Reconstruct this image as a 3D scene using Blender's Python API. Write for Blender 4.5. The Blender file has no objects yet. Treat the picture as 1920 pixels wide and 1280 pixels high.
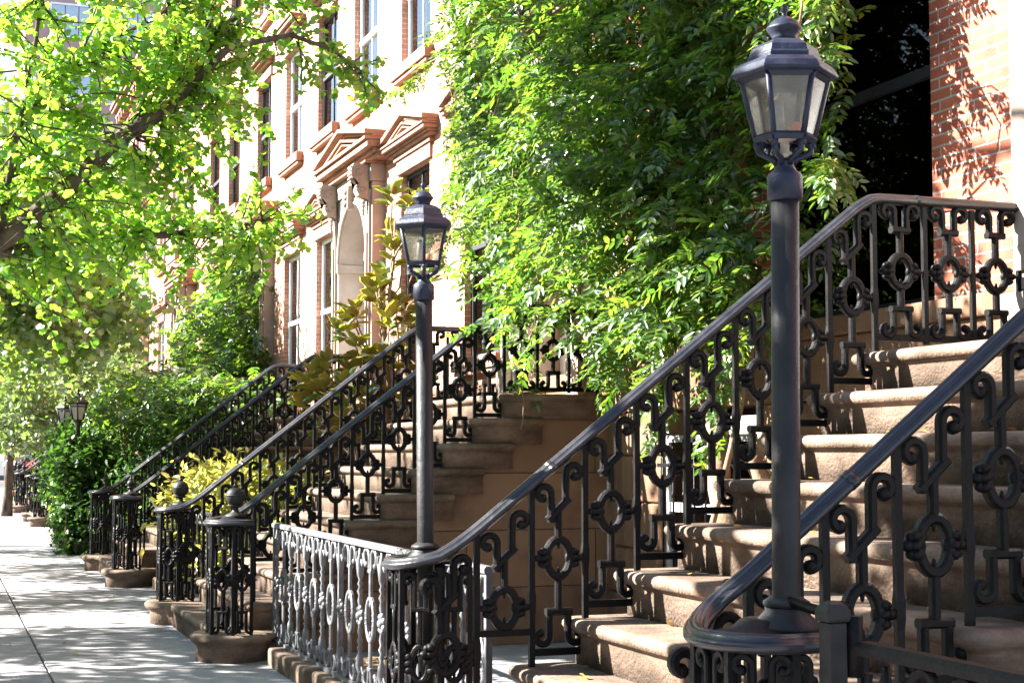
import bpy, math, random
import numpy as np
from mathutils import Vector, Matrix

PI = math.pi
rad = math.radians
scene = bpy.context.scene
COL = scene.collection
random.seed(7)
RNG = np.random.default_rng(11)

# ------------------------------------------------------------------ materials
def new_mat(name):
    m = bpy.data.materials.new(name)
    m.use_nodes = True
    nt = m.node_tree
    nt.nodes.clear()
    out = nt.nodes.new('ShaderNodeOutputMaterial')
    return m, nt, out

def N(nt, kind, **kw):
    n = nt.nodes.new(kind)
    for k, v in kw.items():
        if k in n.inputs:
            n.inputs[k].default_value = v
        else:
            setattr(n, k, v)
    return n

def L(nt, a, b):
    nt.links.new(a, b)

def ramp(nt, stops):
    r = nt.nodes.new('ShaderNodeValToRGB')
    el = r.color_ramp.elements
    while len(el) < len(stops):
        el.new(0.5)
    for e, (p, c) in zip(el, stops):
        e.position = p
        e.color = (*c, 1)
    return r

def objpos(nt):
    g = nt.nodes.new('ShaderNodeNewGeometry')
    return g.outputs['Position']

def mat_solid(name, c1, c2, rough=0.6, scale=6.0, bump=0.0, bscale=60.0, spec=0.5, detail=6.0, rough2=None, stretch=None, stain=None):
    """two-tone noise surface with an optional fine bump"""
    m, nt, out = new_mat(name)
    p = N(nt, 'ShaderNodeBsdfPrincipled')
    pos = objpos(nt)
    if stretch:
        mp = N(nt, 'ShaderNodeMapping')
        mp.inputs['Scale'].default_value = stretch
        L(nt, pos, mp.inputs['Vector'])
        pos = mp.outputs['Vector']
    n1 = N(nt, 'ShaderNodeTexNoise', Scale=scale, Detail=detail, Roughness=0.62)
    L(nt, pos, n1.inputs['Vector'])
    r = ramp(nt, [(0.32, c1), (0.68, c2)])
    L(nt, n1.outputs['Fac'], r.inputs['Fac'])
    colour = r.outputs['Color']
    if stain:                                   # weathering streaks and blotches: (x scale, z scale, darkest, lightest)
        mp2 = N(nt, 'ShaderNodeMapping'); mp2.inputs['Scale'].default_value = (stain[0], stain[0], stain[1])
        L(nt, objpos(nt), mp2.inputs['Vector'])
        n3 = N(nt, 'ShaderNodeTexNoise', Scale=1.0, Detail=8.0, Roughness=0.7)
        L(nt, mp2.outputs['Vector'], n3.inputs['Vector'])
        r3 = ramp(nt, [(0.34, (stain[2],) * 3), (0.62, (stain[3],) * 3)])
        L(nt, n3.outputs['Fac'], r3.inputs['Fac'])
        mu = N(nt, 'ShaderNodeMix', data_type='RGBA', blend_type='MULTIPLY'); mu.inputs[0].default_value = 1.0
        L(nt, colour, mu.inputs[6]); L(nt, r3.outputs['Color'], mu.inputs[7])
        colour = mu.outputs[2]
    L(nt, colour, p.inputs['Base Color'])
    p.inputs['Roughness'].default_value = rough
    p.inputs['Specular IOR Level'].default_value = spec
    if rough2 is not None:
        mr = N(nt, 'ShaderNodeMapRange')
        mr.inputs['To Min'].default_value = rough
        mr.inputs['To Max'].default_value = rough2
        L(nt, n1.outputs['Fac'], mr.inputs['Value'])
        L(nt, mr.outputs['Result'], p.inputs['Roughness'])
    if bump > 0:
        n2 = N(nt, 'ShaderNodeTexNoise', Scale=bscale, Detail=5.0)
        L(nt, pos, n2.inputs['Vector'])
        b = N(nt, 'ShaderNodeBump', Strength=bump, Distance=0.01)
        L(nt, n2.outputs['Fac'], b.inputs['Height'])
        L(nt, b.outputs['Normal'], p.inputs['Normal'])
    L(nt, p.outputs['BSDF'], out.inputs['Surface'])
    return m

def mat_brick(name, c1, c2, mortar, bw=0.21, bh=0.067, bias=0.0):
    m, nt, out = new_mat(name)
    p = N(nt, 'ShaderNodeBsdfPrincipled', Roughness=0.85)
    p.inputs['Specular IOR Level'].default_value = 0.25
    pos = objpos(nt)
    sep = N(nt, 'ShaderNodeSeparateXYZ')
    L(nt, pos, sep.inputs[0])
    add = N(nt, 'ShaderNodeMath', operation='ADD')
    L(nt, sep.outputs['X'], add.inputs[0]); L(nt, sep.outputs['Y'], add.inputs[1])
    cmb = N(nt, 'ShaderNodeCombineXYZ')
    L(nt, add.outputs[0], cmb.inputs['X']); L(nt, sep.outputs['Z'], cmb.inputs['Y'])
    nz = N(nt, 'ShaderNodeTexNoise', Scale=9.0, Detail=2.0)
    L(nt, pos, nz.inputs['Vector'])
    mixv = N(nt, 'ShaderNodeMix', data_type='VECTOR')
    mixv.inputs[0].default_value = 0.006
    L(nt, cmb.outputs[0], mixv.inputs[4]); L(nt, nz.outputs['Color'], mixv.inputs[5])
    bt = N(nt, 'ShaderNodeTexBrick')
    bt.offset = 0.5; bt.squash = 1.0
    bt.inputs['Scale'].default_value = 1.0
    bt.inputs['Brick Width'].default_value = bw
    bt.inputs['Row Height'].default_value = bh
    bt.inputs['Mortar Size'].default_value = 0.006
    bt.inputs['Mortar Smooth'].default_value = 0.15
    bt.inputs['Bias'].default_value = 0.0
    bt.inputs['Color1'].default_value = (*c1, 1)
    bt.inputs['Color2'].default_value = (*c2, 1)
    bt.inputs['Mortar'].default_value = (*mortar, 1)
    L(nt, mixv.outputs[1], bt.inputs['Vector'])
    n2 = N(nt, 'ShaderNodeTexNoise', Scale=3.0, Detail=8.0)
    L(nt, pos, n2.inputs['Vector'])
    r2 = ramp(nt, [(0.28, (0.62, 0.60, 0.58)), (0.5, (1.0, 1.0, 1.0)), (0.75, (1.15, 1.12, 1.10))])
    L(nt, n2.outputs['Fac'], r2.inputs['Fac'])
    mul = N(nt, 'ShaderNodeMix', data_type='RGBA', blend_type='MULTIPLY')
    mul.inputs[0].default_value = 1.0
    L(nt, bt.outputs['Color'], mul.inputs[6]); L(nt, r2.outputs['Color'], mul.inputs[7])
    L(nt, mul.outputs[2], p.inputs['Base Color'])
    n3 = N(nt, 'ShaderNodeTexNoise', Scale=90.0, Detail=3.0)
    L(nt, pos, n3.inputs['Vector'])
    sub = N(nt, 'ShaderNodeMath', operation='MULTIPLY_ADD')
    L(nt, bt.outputs['Fac'], sub.inputs[0]); sub.inputs[1].default_value = -1.0
    L(nt, n3.outputs['Fac'], sub.inputs[2])
    b = N(nt, 'ShaderNodeBump', Strength=0.5, Distance=0.008)
    L(nt, sub.outputs[0], b.inputs['Height'])
    L(nt, b.outputs['Normal'], p.inputs['Normal'])
    L(nt, p.outputs['BSDF'], out.inputs['Surface'])
    return m

def mat_leaf(name, cols, trans_cols, trans=0.45, gloss=0.10, rough=0.35):
    m, nt, out = new_mat(name)
    g = nt.nodes.new('ShaderNodeNewGeometry')
    k = len(cols)
    r1 = ramp(nt, [(i / max(1, k - 1), c) for i, c in enumerate(cols)])
    r2 = ramp(nt, [(i / max(1, len(trans_cols) - 1), c) for i, c in enumerate(trans_cols)])
    L(nt, g.outputs['Random Per Island'], r1.inputs['Fac'])
    L(nt, g.outputs['Random Per Island'], r2.inputs['Fac'])
    d = N(nt, 'ShaderNodeBsdfDiffuse')
    t = N(nt, 'ShaderNodeBsdfTranslucent')
    gl = N(nt, 'ShaderNodeBsdfGlossy', Roughness=rough)
    gl.inputs['Color'].default_value = (1, 1, 1, 1)
    L(nt, r1.outputs['Color'], d.inputs['Color'])
    L(nt, r2.outputs['Color'], t.inputs['Color'])
    m1 = N(nt, 'ShaderNodeMixShader'); m1.inputs[0].default_value = trans
    L(nt, d.outputs[0], m1.inputs[1]); L(nt, t.outputs[0], m1.inputs[2])
    m2 = N(nt, 'ShaderNodeMixShader'); m2.inputs[0].default_value = gloss
    L(nt, m1.outputs[0], m2.inputs[1]); L(nt, gl.outputs[0], m2.inputs[2])
    L(nt, m2.outputs[0], out.inputs['Surface'])
    return m

def mat_glass(name, tint=(0.9, 0.95, 0.95), base=0.25, rough=0.03, gcol=1.0):
    m, nt, out = new_mat(name)
    tr = N(nt, 'ShaderNodeBsdfTransparent'); tr.inputs['Color'].default_value = (*tint, 1)
    gl = N(nt, 'ShaderNodeBsdfGlossy', Roughness=rough); gl.inputs['Color'].default_value = (gcol, gcol, gcol, 1)
    f = N(nt, 'ShaderNodeFresnel', IOR=1.5)
    ad = N(nt, 'ShaderNodeMath', operation='ADD'); ad.inputs[1].default_value = base
    ad.use_clamp = True
    L(nt, f.outputs[0], ad.inputs[0])
    mx = N(nt, 'ShaderNodeMixShader')
    L(nt, ad.outputs[0], mx.inputs[0]); L(nt, tr.outputs[0], mx.inputs[1]); L(nt, gl.outputs[0], mx.inputs[2])
    L(nt, mx.outputs[0], out.inputs['Surface'])
    return m

def mat_dirtyglass(name):
    """old lamp pane: clear with a hazy film"""
    m, nt, out = new_mat(name)
    tr = N(nt, 'ShaderNodeBsdfTransparent'); tr.inputs['Color'].default_value = (0.95, 0.95, 0.92, 1)
    d = N(nt, 'ShaderNodeBsdfTranslucent'); d.inputs['Color'].default_value = (0.42, 0.40, 0.34, 1)
    d2 = N(nt, 'ShaderNodeBsdfDiffuse'); d2.inputs['Color'].default_value = (0.30, 0.29, 0.25, 1)
    gl = N(nt, 'ShaderNodeBsdfGlossy', Roughness=0.08)
    n = N(nt, 'ShaderNodeTexNoise', Scale=14.0, Detail=6.0)
    L(nt, objpos(nt), n.inputs['Vector'])
    r = ramp(nt, [(0.35, (0.16, 0.16, 0.16)), (0.7, (0.40, 0.40, 0.40))])
    L(nt, n.outputs['Fac'], r.inputs['Fac'])
    m0 = N(nt, 'ShaderNodeMixShader'); m0.inputs[0].default_value = 0.5
    L(nt, d.outputs[0], m0.inputs[1]); L(nt, d2.outputs[0], m0.inputs[2])
    m1 = N(nt, 'ShaderNodeMixShader')
    L(nt, r.outputs['Color'], m1.inputs[0]); L(nt, tr.outputs[0], m1.inputs[1]); L(nt, m0.outputs[0], m1.inputs[2])
    m2 = N(nt, 'ShaderNodeMixShader'); m2.inputs[0].default_value = 0.08
    L(nt, m1.outputs[0], m2.inputs[1]); L(nt, gl.outputs[0], m2.inputs[2])
    L(nt, m2.outputs[0], out.inputs['Surface'])
    return m

def mat_slabs(name):
    m, nt, out = new_mat(name)
    p = N(nt, 'ShaderNodeBsdfPrincipled', Roughness=0.88)
    p.inputs['Specular IOR Level'].default_value = 0.25
    pos = objpos(nt)
    g = nt.nodes.new('ShaderNodeNewGeometry')
    n1 = N(nt, 'ShaderNodeTexNoise', Scale=1.6, Detail=9.0, Roughness=0.65)
    L(nt, pos, n1.inputs['Vector'])
    r = ramp(nt, [(0.3, (0.165, 0.158, 0.168)), (0.55, (0.22, 0.212, 0.218)), (0.75, (0.265, 0.254, 0.25))])
    L(nt, n1.outputs['Fac'], r.inputs['Fac'])
    v = N(nt, 'ShaderNodeTexNoise', Scale=42.0, Detail=4.0, Roughness=0.7)
    L(nt, pos, v.inputs['Vector'])
    r2 = ramp(nt, [(0.30, (0.66, 0.66, 0.66)), (0.42, (1, 1, 1)), (0.75, (1.08, 1.08, 1.08))])
    L(nt, v.outputs['Fac'], r2.inputs['Fac'])
    mul = N(nt, 'ShaderNodeMix', data_type='RGBA', blend_type='MULTIPLY'); mul.inputs[0].default_value = 1.0
    L(nt, r.outputs['Color'], mul.inputs[6]); L(nt, r2.outputs['Color'], mul.inputs[7])
    sp = N(nt, 'ShaderNodeTexVoronoi', Scale=2.6); L(nt, pos, sp.inputs['Vector'])
    rs = ramp(nt, [(0.035, (0.35, 0.35, 0.35)), (0.055, (1, 1, 1))]); L(nt, sp.outputs['Distance'], rs.inputs['Fac'])
    st = N(nt, 'ShaderNodeTexNoise', Scale=.55, Detail=7.0, Roughness=.7); L(nt, pos, st.inputs['Vector'])
    rt = ramp(nt, [(0.34, (0.55, 0.55, 0.57)), (0.52, (1, 1, 1))]); L(nt, st.outputs['Fac'], rt.inputs['Fac'])
    for extra in (rs, rt):
        mq = N(nt, 'ShaderNodeMix', data_type='RGBA', blend_type='MULTIPLY'); mq.inputs[0].default_value = .8
        L(nt, mul.outputs[2], mq.inputs[6]); L(nt, extra.outputs['Color'], mq.inputs[7]); mul = mq
    r3 = ramp(nt, [(0.0, (0.80, 0.80, 0.83)), (1.0, (1.14, 1.13, 1.10))])
    L(nt, g.outputs['Random Per Island'], r3.inputs['Fac'])
    mul2 = N(nt, 'ShaderNodeMix', data_type='RGBA', blend_type='MULTIPLY'); mul2.inputs[0].default_value = 1.0
    L(nt, mul.outputs[2], mul2.inputs[6]); L(nt, r3.outputs['Color'], mul2.inputs[7])
    L(nt, mul2.outputs[2], p.inputs['Base Color'])
    n2 = N(nt, 'ShaderNodeTexNoise', Scale=120.0, Detail=4.0)
    L(nt, pos, n2.inputs['Vector'])
    b = N(nt, 'ShaderNodeBump', Strength=0.25, Distance=0.006)
    L(nt, n2.outputs['Fac'], b.inputs['Height'])
    L(nt, b.outputs['Normal'], p.inputs['Normal'])
    L(nt, p.outputs['BSDF'], out.inputs['Surface'])
    return m

M = {}
M['iron'] = mat_solid('black_iron_paint', (0.0025, 0.0026, 0.003), (0.009, 0.0075, 0.007), 0.34, 9.0, 0.3, 50.0, 0.12, rough2=0.62)
M['rail'] = mat_solid('handrail_paint', (0.008, 0.008, 0.010), (0.022, 0.0215, 0.025), 0.25, 11.0, 0.18, 50.0, 0.42, rough2=0.42)
M['pole'] = mat_solid('pole_paint', (0.0125, 0.0115, 0.011), (0.025, 0.0235, 0.023), 0.44, 5.0, 0.3, 34.0, 0.16, rough2=0.6)
M['lampblue'] = mat_solid('lantern_paint', (0.007, 0.0095, 0.020), (0.019, 0.023, 0.042), 0.38, 12.0, 0.22, 60.0, 0.28, rough2=0.6)
M['fence'] = mat_solid('sunlit_black_iron', (0.055, 0.056, 0.062), (0.115, 0.117, 0.124), 0.45, 14.0, 0.12, 90.0, 0.5, rough2=0.6)  # black iron paint lightened to grey, sun glare put into the colour
M['brown_black'] = mat_solid('dark_bronze', (0.006, 0.0045, 0.004), (0.012, 0.008, 0.007), 0.6, 8.0)
M['tread'] = mat_solid('worn_brownstone', (0.100, 0.068, 0.048), (0.185, 0.133, 0.097), 0.85, 5.5, 0.6, 60.0, 0.2, 10.0, stain=(2.4, 6.0, .48, 1.15))
M['stone'] = mat_solid('brownstone', (0.125, 0.068, 0.040), (0.195, 0.112, 0.069), 0.9, 2.2, 0.35, 75.0, 0.2, 9.0, stain=(3.2, .5, .66, 1.15))
M['ashlar'] = mat_brick('brownstone_ashlar', (0.185, 0.104, 0.062), (0.140, 0.077, 0.046), (0.055, 0.033, 0.022), 1.15, .47, .16)
M['trim'] = mat_solid('painted_brownstone_trim', (0.225, 0.118, 0.076), (0.30, 0.172, 0.118), 0.8, 4.0, 0.1, 60.0, 0.25, 6.0, stain=(5.0, 1.2, .72, 1.1))
M['trimpale'] = mat_solid('pale_stone_trim', (0.25, 0.190, 0.150), (0.32, 0.255, 0.21), 0.8, 4.0, 0.1, 60.0, 0.25, 6.0)
M['brick1'] = mat_brick('red_brick', (0.36, 0.105, 0.062), (0.25, 0.068, 0.042), (0.30, 0.28, 0.245))
M['brick2'] = mat_brick('orange_brick', (0.42, 0.185, 0.118), (0.36, 0.145, 0.085), (0.42, 0.36, 0.30))
M['white'] = mat_solid('white_paint', (0.70, 0.71, 0.72), (0.80, 0.80, 0.80), 0.45, 3.0)
M['darkframe'] = mat_solid('dark_frame_paint', (0.02, 0.021, 0.023), (0.03, 0.031, 0.034), 0.65, 5.0, spec=0.25)
M['shadeframe'] = mat_solid('shaded_white_paint', (0.20, 0.20, 0.20), (0.28, 0.28, 0.275), 0.5, 4.0)  # white frame paint greyed, the areaway shade put into the colour
M['blind'] = mat_solid('white_blind', (0.72, 0.73, 0.75), (0.80, 0.80, 0.81), 0.8, 3.0)
M['door'] = mat_solid('pale_door_paint', (0.58, 0.62, 0.64), (0.66, 0.69, 0.70), 0.4, 3.0)
M['glass'] = mat_glass('window_glass', (0.88, 0.92, 0.92), 0.04)
M['darkglass'] = mat_glass('tinted_glass', (0.25, 0.27, 0.26), 0.0, gcol=.45)
M['lampglass'] = mat_dirtyglass('lamp_glass')
M['milk'] = mat_solid('milk_glass', (0.34, 0.33, 0.31), (0.42, 0.41, 0.39), 0.3, 4.0)
M['dark'] = mat_solid('dark_room', (0.02, 0.02, 0.02), (0.03, 0.03, 0.03), 0.9, 3.0)
M['slab'] = mat_slabs('bluestone_slab')
M['soil'] = mat_solid('soil', (0.05, 0.035, 0.025), (0.11, 0.085, 0.06), 0.95, 9.0, 0.6, 40.0, 0.1)
M['asphalt'] = mat_solid('asphalt', (0.04, 0.04, 0.042), (0.06, 0.06, 0.062), 0.9, 20.0, 0.4, 150.0, 0.2)
M['curb'] = mat_solid('granite_kerb', (0.25, 0.24, 0.23), (0.36, 0.34, 0.32), 0.85, 8.0, 0.3, 90.0, 0.2)
M['bark'] = mat_solid('bark', (0.030, 0.023, 0.018), (0.13, 0.10, 0.078), 0.95, 7.0, 0.9, 26.0, 0.1, 8.0, stretch=(1.6, 1.6, 0.5))
M['vinewood'] = mat_solid('vine_wood', (0.14, 0.085, 0.05), (0.26, 0.175, 0.11), 0.85, 12.0, 0.4, 50.0, 0.2)
M['tower'] = mat_solid('pink_brick_tower', (0.36, 0.22, 0.21), (0.42, 0.27, 0.255), 0.9, 0.5)
M['towerglass'] = mat_solid('tower_glass', (0.30, 0.38, 0.46), (0.42, 0.50, 0.57), 0.15, 0.3, spec=0.8)
M['terra'] = mat_solid('terracotta', (0.36, 0.15, 0.08), (0.45, 0.21, 0.12), 0.8, 8.0)
M['red'] = mat_solid('red_petals', (0.60, 0.03, 0.02), (0.75, 0.06, 0.04), 0.6, 20.0)
M['brass'] = mat_solid('lamp_burner', (0.30, 0.26, 0.20), (0.42, 0.36, 0.28), 0.5, 20.0)
M['orange'] = mat_solid('burner_tip', (0.70, 0.16, 0.05), (0.80, 0.2, 0.07), 0.5, 20.0)
M['litter'] = mat_leaf('fallen_leaf', [(0.42, 0.26, 0.06), (0.30, 0.15, 0.05), (0.5, 0.4, 0.1)], [(0.4, 0.25, 0.05), (0.3, 0.15, 0.05)], 0.2, 0.03)

M['wisteria'] = mat_leaf('wisteria_leaf', [(0.018, 0.052, 0.008), (0.034, 0.082, 0.013), (0.055, 0.11, 0.018), (0.09, 0.125, 0.022)],
                         [(0.06, 0.17, 0.012), (0.11, 0.24, 0.018), (0.19, 0.32, 0.022), (0.27, 0.36, 0.03)], 0.45, 0.055, 0.36)
M['ginkgo'] = mat_leaf('ginkgo_leaf', [(0.075, 0.14, 0.022), (0.10, 0.175, 0.028), (0.13, 0.20, 0.03), (0.18, 0.21, 0.035)],
                       [(0.15, 0.40, 0.020), (0.20, 0.48, 0.024), (0.34, 0.60, 0.036), (0.55, 0.66, 0.06)], 0.62, 0.05, 0.4)
M['treeleaf'] = mat_leaf('street_tree_leaf', [(0.030, 0.075, 0.018), (0.055, 0.11, 0.022), (0.09, 0.15, 0.03)],
                         [(0.14, 0.30, 0.03), (0.24, 0.40, 0.04), (0.40, 0.48, 0.05)], 0.45, 0.08, 0.4)
M['paleleaf'] = mat_leaf('pale_tree_leaf', [(0.05, 0.085, 0.025), (0.08, 0.115, 0.035), (0.12, 0.15, 0.06)],
                        [(0.16, 0.27, 0.04), (0.26, 0.34, 0.07)], 0.4, 0.10, 0.32)
M['ivy'] = mat_leaf('ivy_leaf', [(0.018, 0.050, 0.014), (0.032, 0.075, 0.018), (0.055, 0.105, 0.025)],
                    [(0.05, 0.14, 0.015), (0.10, 0.21, 0.022)], 0.3, 0.02, 0.45)
M['yellowleaf'] = mat_leaf('yellow_green_leaf', [(0.20, 0.24, 0.035), (0.28, 0.29, 0.05), (0.14, 0.19, 0.03), (0.32, 0.24, 0.06)],
                           [(0.5, 0.56, 0.06), (0.6, 0.58, 0.09), (0.55, 0.42, 0.09)], 0.42, 0.07, 0.4)
M['magtop'] = mat_leaf('magnolia_leaf_face', [(0.055, 0.125, 0.030), (0.085, 0.17, 0.04), (0.14, 0.19, 0.035)],
                       [(0.2, 0.35, 0.04), (0.3, 0.4, 0.05)], 0.12, 0.24, 0.22)
M['magback'] = mat_leaf('magnolia_leaf_underside', [(0.30, 0.29, 0.045), (0.34, 0.33, 0.06), (0.28, 0.19, 0.04), (0.34, 0.34, 0.07), (0.22, 0.10, 0.03)],
                        [(0.85, 0.76, 0.07), (0.85, 0.50, 0.07)], 0.6, 0.03, 0.5)

# ------------------------------------------------------------------ mesh builder
class MB:
    def __init__(self):
        self.v = []; self.f = []; self.mi = []; self.sm = []
        self.cur = 0; self.smooth = False
    def add(self, verts, faces, smooth=None):
        b = len(self.v)
        self.v.extend([tuple(map(float, p)) for p in verts])
        s = self.smooth if smooth is None else smooth
        for f in faces:
            self.f.append(tuple(i + b for i in f)); self.mi.append(self.cur); self.sm.append(s)
    def box(self, x0, x1, y0, y1, z0, z1):
        v = [(x0, y0, z0), (x1, y0, z0), (x1, y1, z0), (x0, y1, z0), (x0, y0, z1), (x1, y0, z1), (x1, y1, z1), (x0, y1, z1)]
        self.add(v, [(0, 3, 2, 1), (4, 5, 6, 7), (0, 1, 5, 4), (1, 2, 6, 5), (2, 3, 7, 6), (3, 0, 4, 7)], False)
    def rings(self, rings, cap0=True, cap1=True, closed=False, smooth=None):
        n = len(rings[0]); vs = []
        for r in rings: vs.extend(r)
        fs = []
        k = len(rings)
        for i in range(k if closed else k - 1):
            a = i * n; b = ((i + 1) % k) * n
            for j in range(n):
                j2 = (j + 1) % n
                fs.append((a + j, a + j2, b + j2, b + j))
        if not closed:
            if cap0: fs.append(tuple(range(n - 1, -1, -1)))
            if cap1: fs.append(tuple(range((k - 1) * n, k * n)))
        self.add(vs, fs, smooth)
    def prism(self, poly, axis, a, b):
        """poly of 2D points, extruded along 'x','y' or 'z' between a and b"""
        def P(u, w, t):
            return {'x': (t, u, w), 'y': (u, t, w), 'z': (u, w, t)}[axis]
        self.rings([[P(u, w, a) for u, w in poly], [P(u, w, b) for u, w in poly]], smooth=False)
    def lathe(self, prof, c=(0, 0, 0), seg=16, phase=0.0, smooth=True, cap=True):
        rs = []
        for r, z in prof:
            rs.append([(c[0] + r * math.cos(phase + 2 * PI * k / seg), c[1] + r * math.sin(phase + 2 * PI * k / seg), c[2] + z) for k in range(seg)])
        self.rings(rs, cap, cap, smooth=smooth)
    def sweep(self, path, prof, up=(0, 0, 1), closed=False, smooth=True, scales=None):
        P = [Vector(p) for p in path]; up = Vector(up); n = len(P); rs = []
        for i in range(n):
            if closed:
                t = (P[(i + 1) % n] - P[i - 1])
            else:
                t = P[min(i + 1, n - 1)] - P[max(i - 1, 0)]
            t.normalize()
            s = t.cross(up)
            if s.length < 1e-5: s = t.cross(Vector((1, 0, 0.01)))
            s.normalize(); u = s.cross(t)
            k = 1.0 if scales is None else scales[i]
            rs.append([tuple(P[i] + s * (a * k) + u * (b * k)) for a, b in prof])
        self.rings(rs, closed=closed, smooth=smooth)
    def tube(self, path, radii, seg=8, smooth=True):
        self.marks = getattr(self, 'marks', []) + [(len(self.v), len(self.f), (Vector(path[0]) - Vector(path[-1])).length)]
        prof = [(math.cos(2 * PI * k / seg), math.sin(2 * PI * k / seg)) for k in range(seg)]
        if not hasattr(radii, '__len__'): radii = [radii] * len(path)
        P = [Vector(p) for p in path]; n = len(P); rs = []
        ref = Vector((0.31, 0.17, 0.93)); s = None
        for i in range(n):
            t = P[min(i + 1, n - 1)] - P[max(i - 1, 0)]
            t.normalize()
            if s is None:
                s = t.cross(ref)
                if s.length < 0.05: s = t.cross(Vector((1, 0, 0)))
            else:
                s = s - t * s.dot(t)
            s.normalize(); u = s.cross(t)
            rs.append([tuple(P[i] + s * (a * radii[i]) + u * (b * radii[i])) for a, b in prof])
        self.rings(rs, smooth=smooth)
    def ribbon(self, pts, w, d, closed=False, v0=0.0):
        """moulded flat bar following a 2D path in the local xz plane (thickness along y)"""
        n = len(pts); rs = []
        prof = [(-.5, -.28), (-.26, -.5), (.26, -.5), (.5, -.28), (.5, .28), (.26, .5), (-.26, .5), (-.5, .28)]
        for i in range(n):
            p = Vector(pts[i])
            if closed:
                a = Vector(pts[i - 1]); b = Vector(pts[(i + 1) % n])
            else:
                a = Vector(pts[max(i - 1, 0)]); b = Vector(pts[min(i + 1, n - 1)])
            d1 = (p - a); d2 = (b - p)
            if d1.length < 1e-9: d1 = d2
            if d2.length < 1e-9: d2 = d1
            d1.normalize(); d2.normalize()
            n1 = Vector((-d1.y, d1.x)); n2 = Vector((-d2.y, d2.x))
            m = n1 + n2
            if m.length < 1e-6: m = n1
            m.normalize()
            k = 1.0 / max(0.5, m.dot(n1))
            rs.append([(p.x + m.x * u * w * k, v0 + q * d, p.y + m.y * u * w * k) for u, q in prof])
        self.rings(rs, closed=closed, smooth=False)
    def ellipsoid(self, c, r, seg=8, rows=5):
        rs = []
        for i in range(rows + 1):
            a = -PI / 2 + PI * i / rows
            cr = max(0.02, math.cos(a)); sz = math.sin(a)
            rs.append([(c[0] + r[0] * cr * math.cos(2 * PI * k / seg), c[1] + r[1] * cr * math.sin(2 * PI * k / seg), c[2] + r[2] * sz) for k in range(seg)])
        self.rings(rs, smooth=True)
    def xform(self, fn, start=0):
        for i in range(start, len(self.v)):
            self.v[i] = tuple(fn(*self.v[i]))
    def mesh(self, name, mats):
        me = bpy.data.meshes.new(name)
        me.from_pydata(self.v, [], self.f)
        for m in (mats if isinstance(mats, (list, tuple)) else [mats]): me.materials.append(m)
        me.polygons.foreach_set('material_index', self.mi)
        me.polygons.foreach_set('use_smooth', self.sm)
        me.update()
        return me

def bevel(o, w, seg=2, angle=40):
    b = o.modifiers.new('bevel', 'BEVEL'); b.width = w; b.segments = seg
    b.limit_method = 'ANGLE'; b.angle_limit = rad(angle)
    return o

def place(name, me, parent=None, loc=(0, 0, 0), rz=0.0):
    o = bpy.data.objects.new(name, me)
    COL.objects.link(o)
    o.parent = parent
    o.location = loc
    o.rotation_euler = (0, 0, rz)
    return o

def obj(name, mb, mats, parent=None, loc=(0, 0, 0), rz=0.0, bev=0.0):
    o = place(name, mb.mesh(name, mats), parent, loc, rz)
    if bev > 0: bevel(o, bev)
    return o

def stems(mb, mat, parent, minlen=1.2, name='stem'):
    """each long stem becomes a part of its own; short runners stay together"""
    marks = mb.marks + [(len(mb.v), len(mb.f), 0)]
    rest = MB()
    for (v0, f0, ln), (v1, f1, _) in zip(marks[:-1], marks[1:]):
        tgt = MB() if ln > minlen else rest
        tgt.add(mb.v[v0:v1], [tuple(i - v0 for i in f) for f in mb.f[f0:f1]], True)
        if tgt is not rest: obj(name, tgt, mat, parent)
    if rest.v: obj('runner', rest, mat, parent)

def thing(name, label, cat, loc=(0, 0, 0), group=None, rz=0.0):
    o = bpy.data.objects.new(name, None)
    o.empty_display_size = 0.2
    COL.objects.link(o)
    o.location = loc; o.rotation_euler = (0, 0, rz)
    tag(o, label, cat, group)
    return o

def tag(o, label=None, cat=None, group=None, kind=None):
    if label: o['label'] = label
    if cat: o['category'] = cat
    if group: o['group'] = group
    if kind: o['kind'] = kind
    return o

def copy_tree(o, parent=None):
    c = o.copy(); COL.objects.link(c)
    c.parent = parent
    for ch in list(o.children): copy_tree(ch, c)
    return c

# ------------------------------------------------------------------ foliage
LEAFLET = (np.array([(0, 0, 0), (.30, -.20, .05), (.70, -.15, .03), (1, 0, -.06), (.70, .15, .03), (.30, .20, .05)]), [(0, 1, 2, 3), (0, 3, 4, 5)])
BROAD = (np.array([(0, 0, 0), (.28, -.33, .06), (.66, -.28, .04), (1, 0, -.08), (.66, .28, .04), (.28, .33, .06)]), [(0, 1, 2, 3), (0, 3, 4, 5)])
def _fan():
    v = [(0.0, 0, 0)]
    for a, r in ((-62, .78), (-36, 1.02), (-6, .98), (0, .72), (6, .98), (36, 1.02), (62, .78)):
        v.append((r * math.cos(rad(a)), r * math.sin(rad(a)), .10 * math.cos(rad(a * 3.2))))
    return np.array(v), [(0, 1, 2, 3), (0, 3, 4, 5), (0, 5, 6, 7)]
FAN = _fan()
IVYL = (np.array([(0, 0, 0), (.1, -.42, .04), (.62, -.34, .02), (1, 0, -.08), (.62, .34, .02), (.1, .42, .04)]), [(0, 1, 2, 3), (0, 3, 4, 5)])

def norm(a):
    return a / np.maximum(np.linalg.norm(a, axis=-1, keepdims=True), 1e-9)

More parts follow.
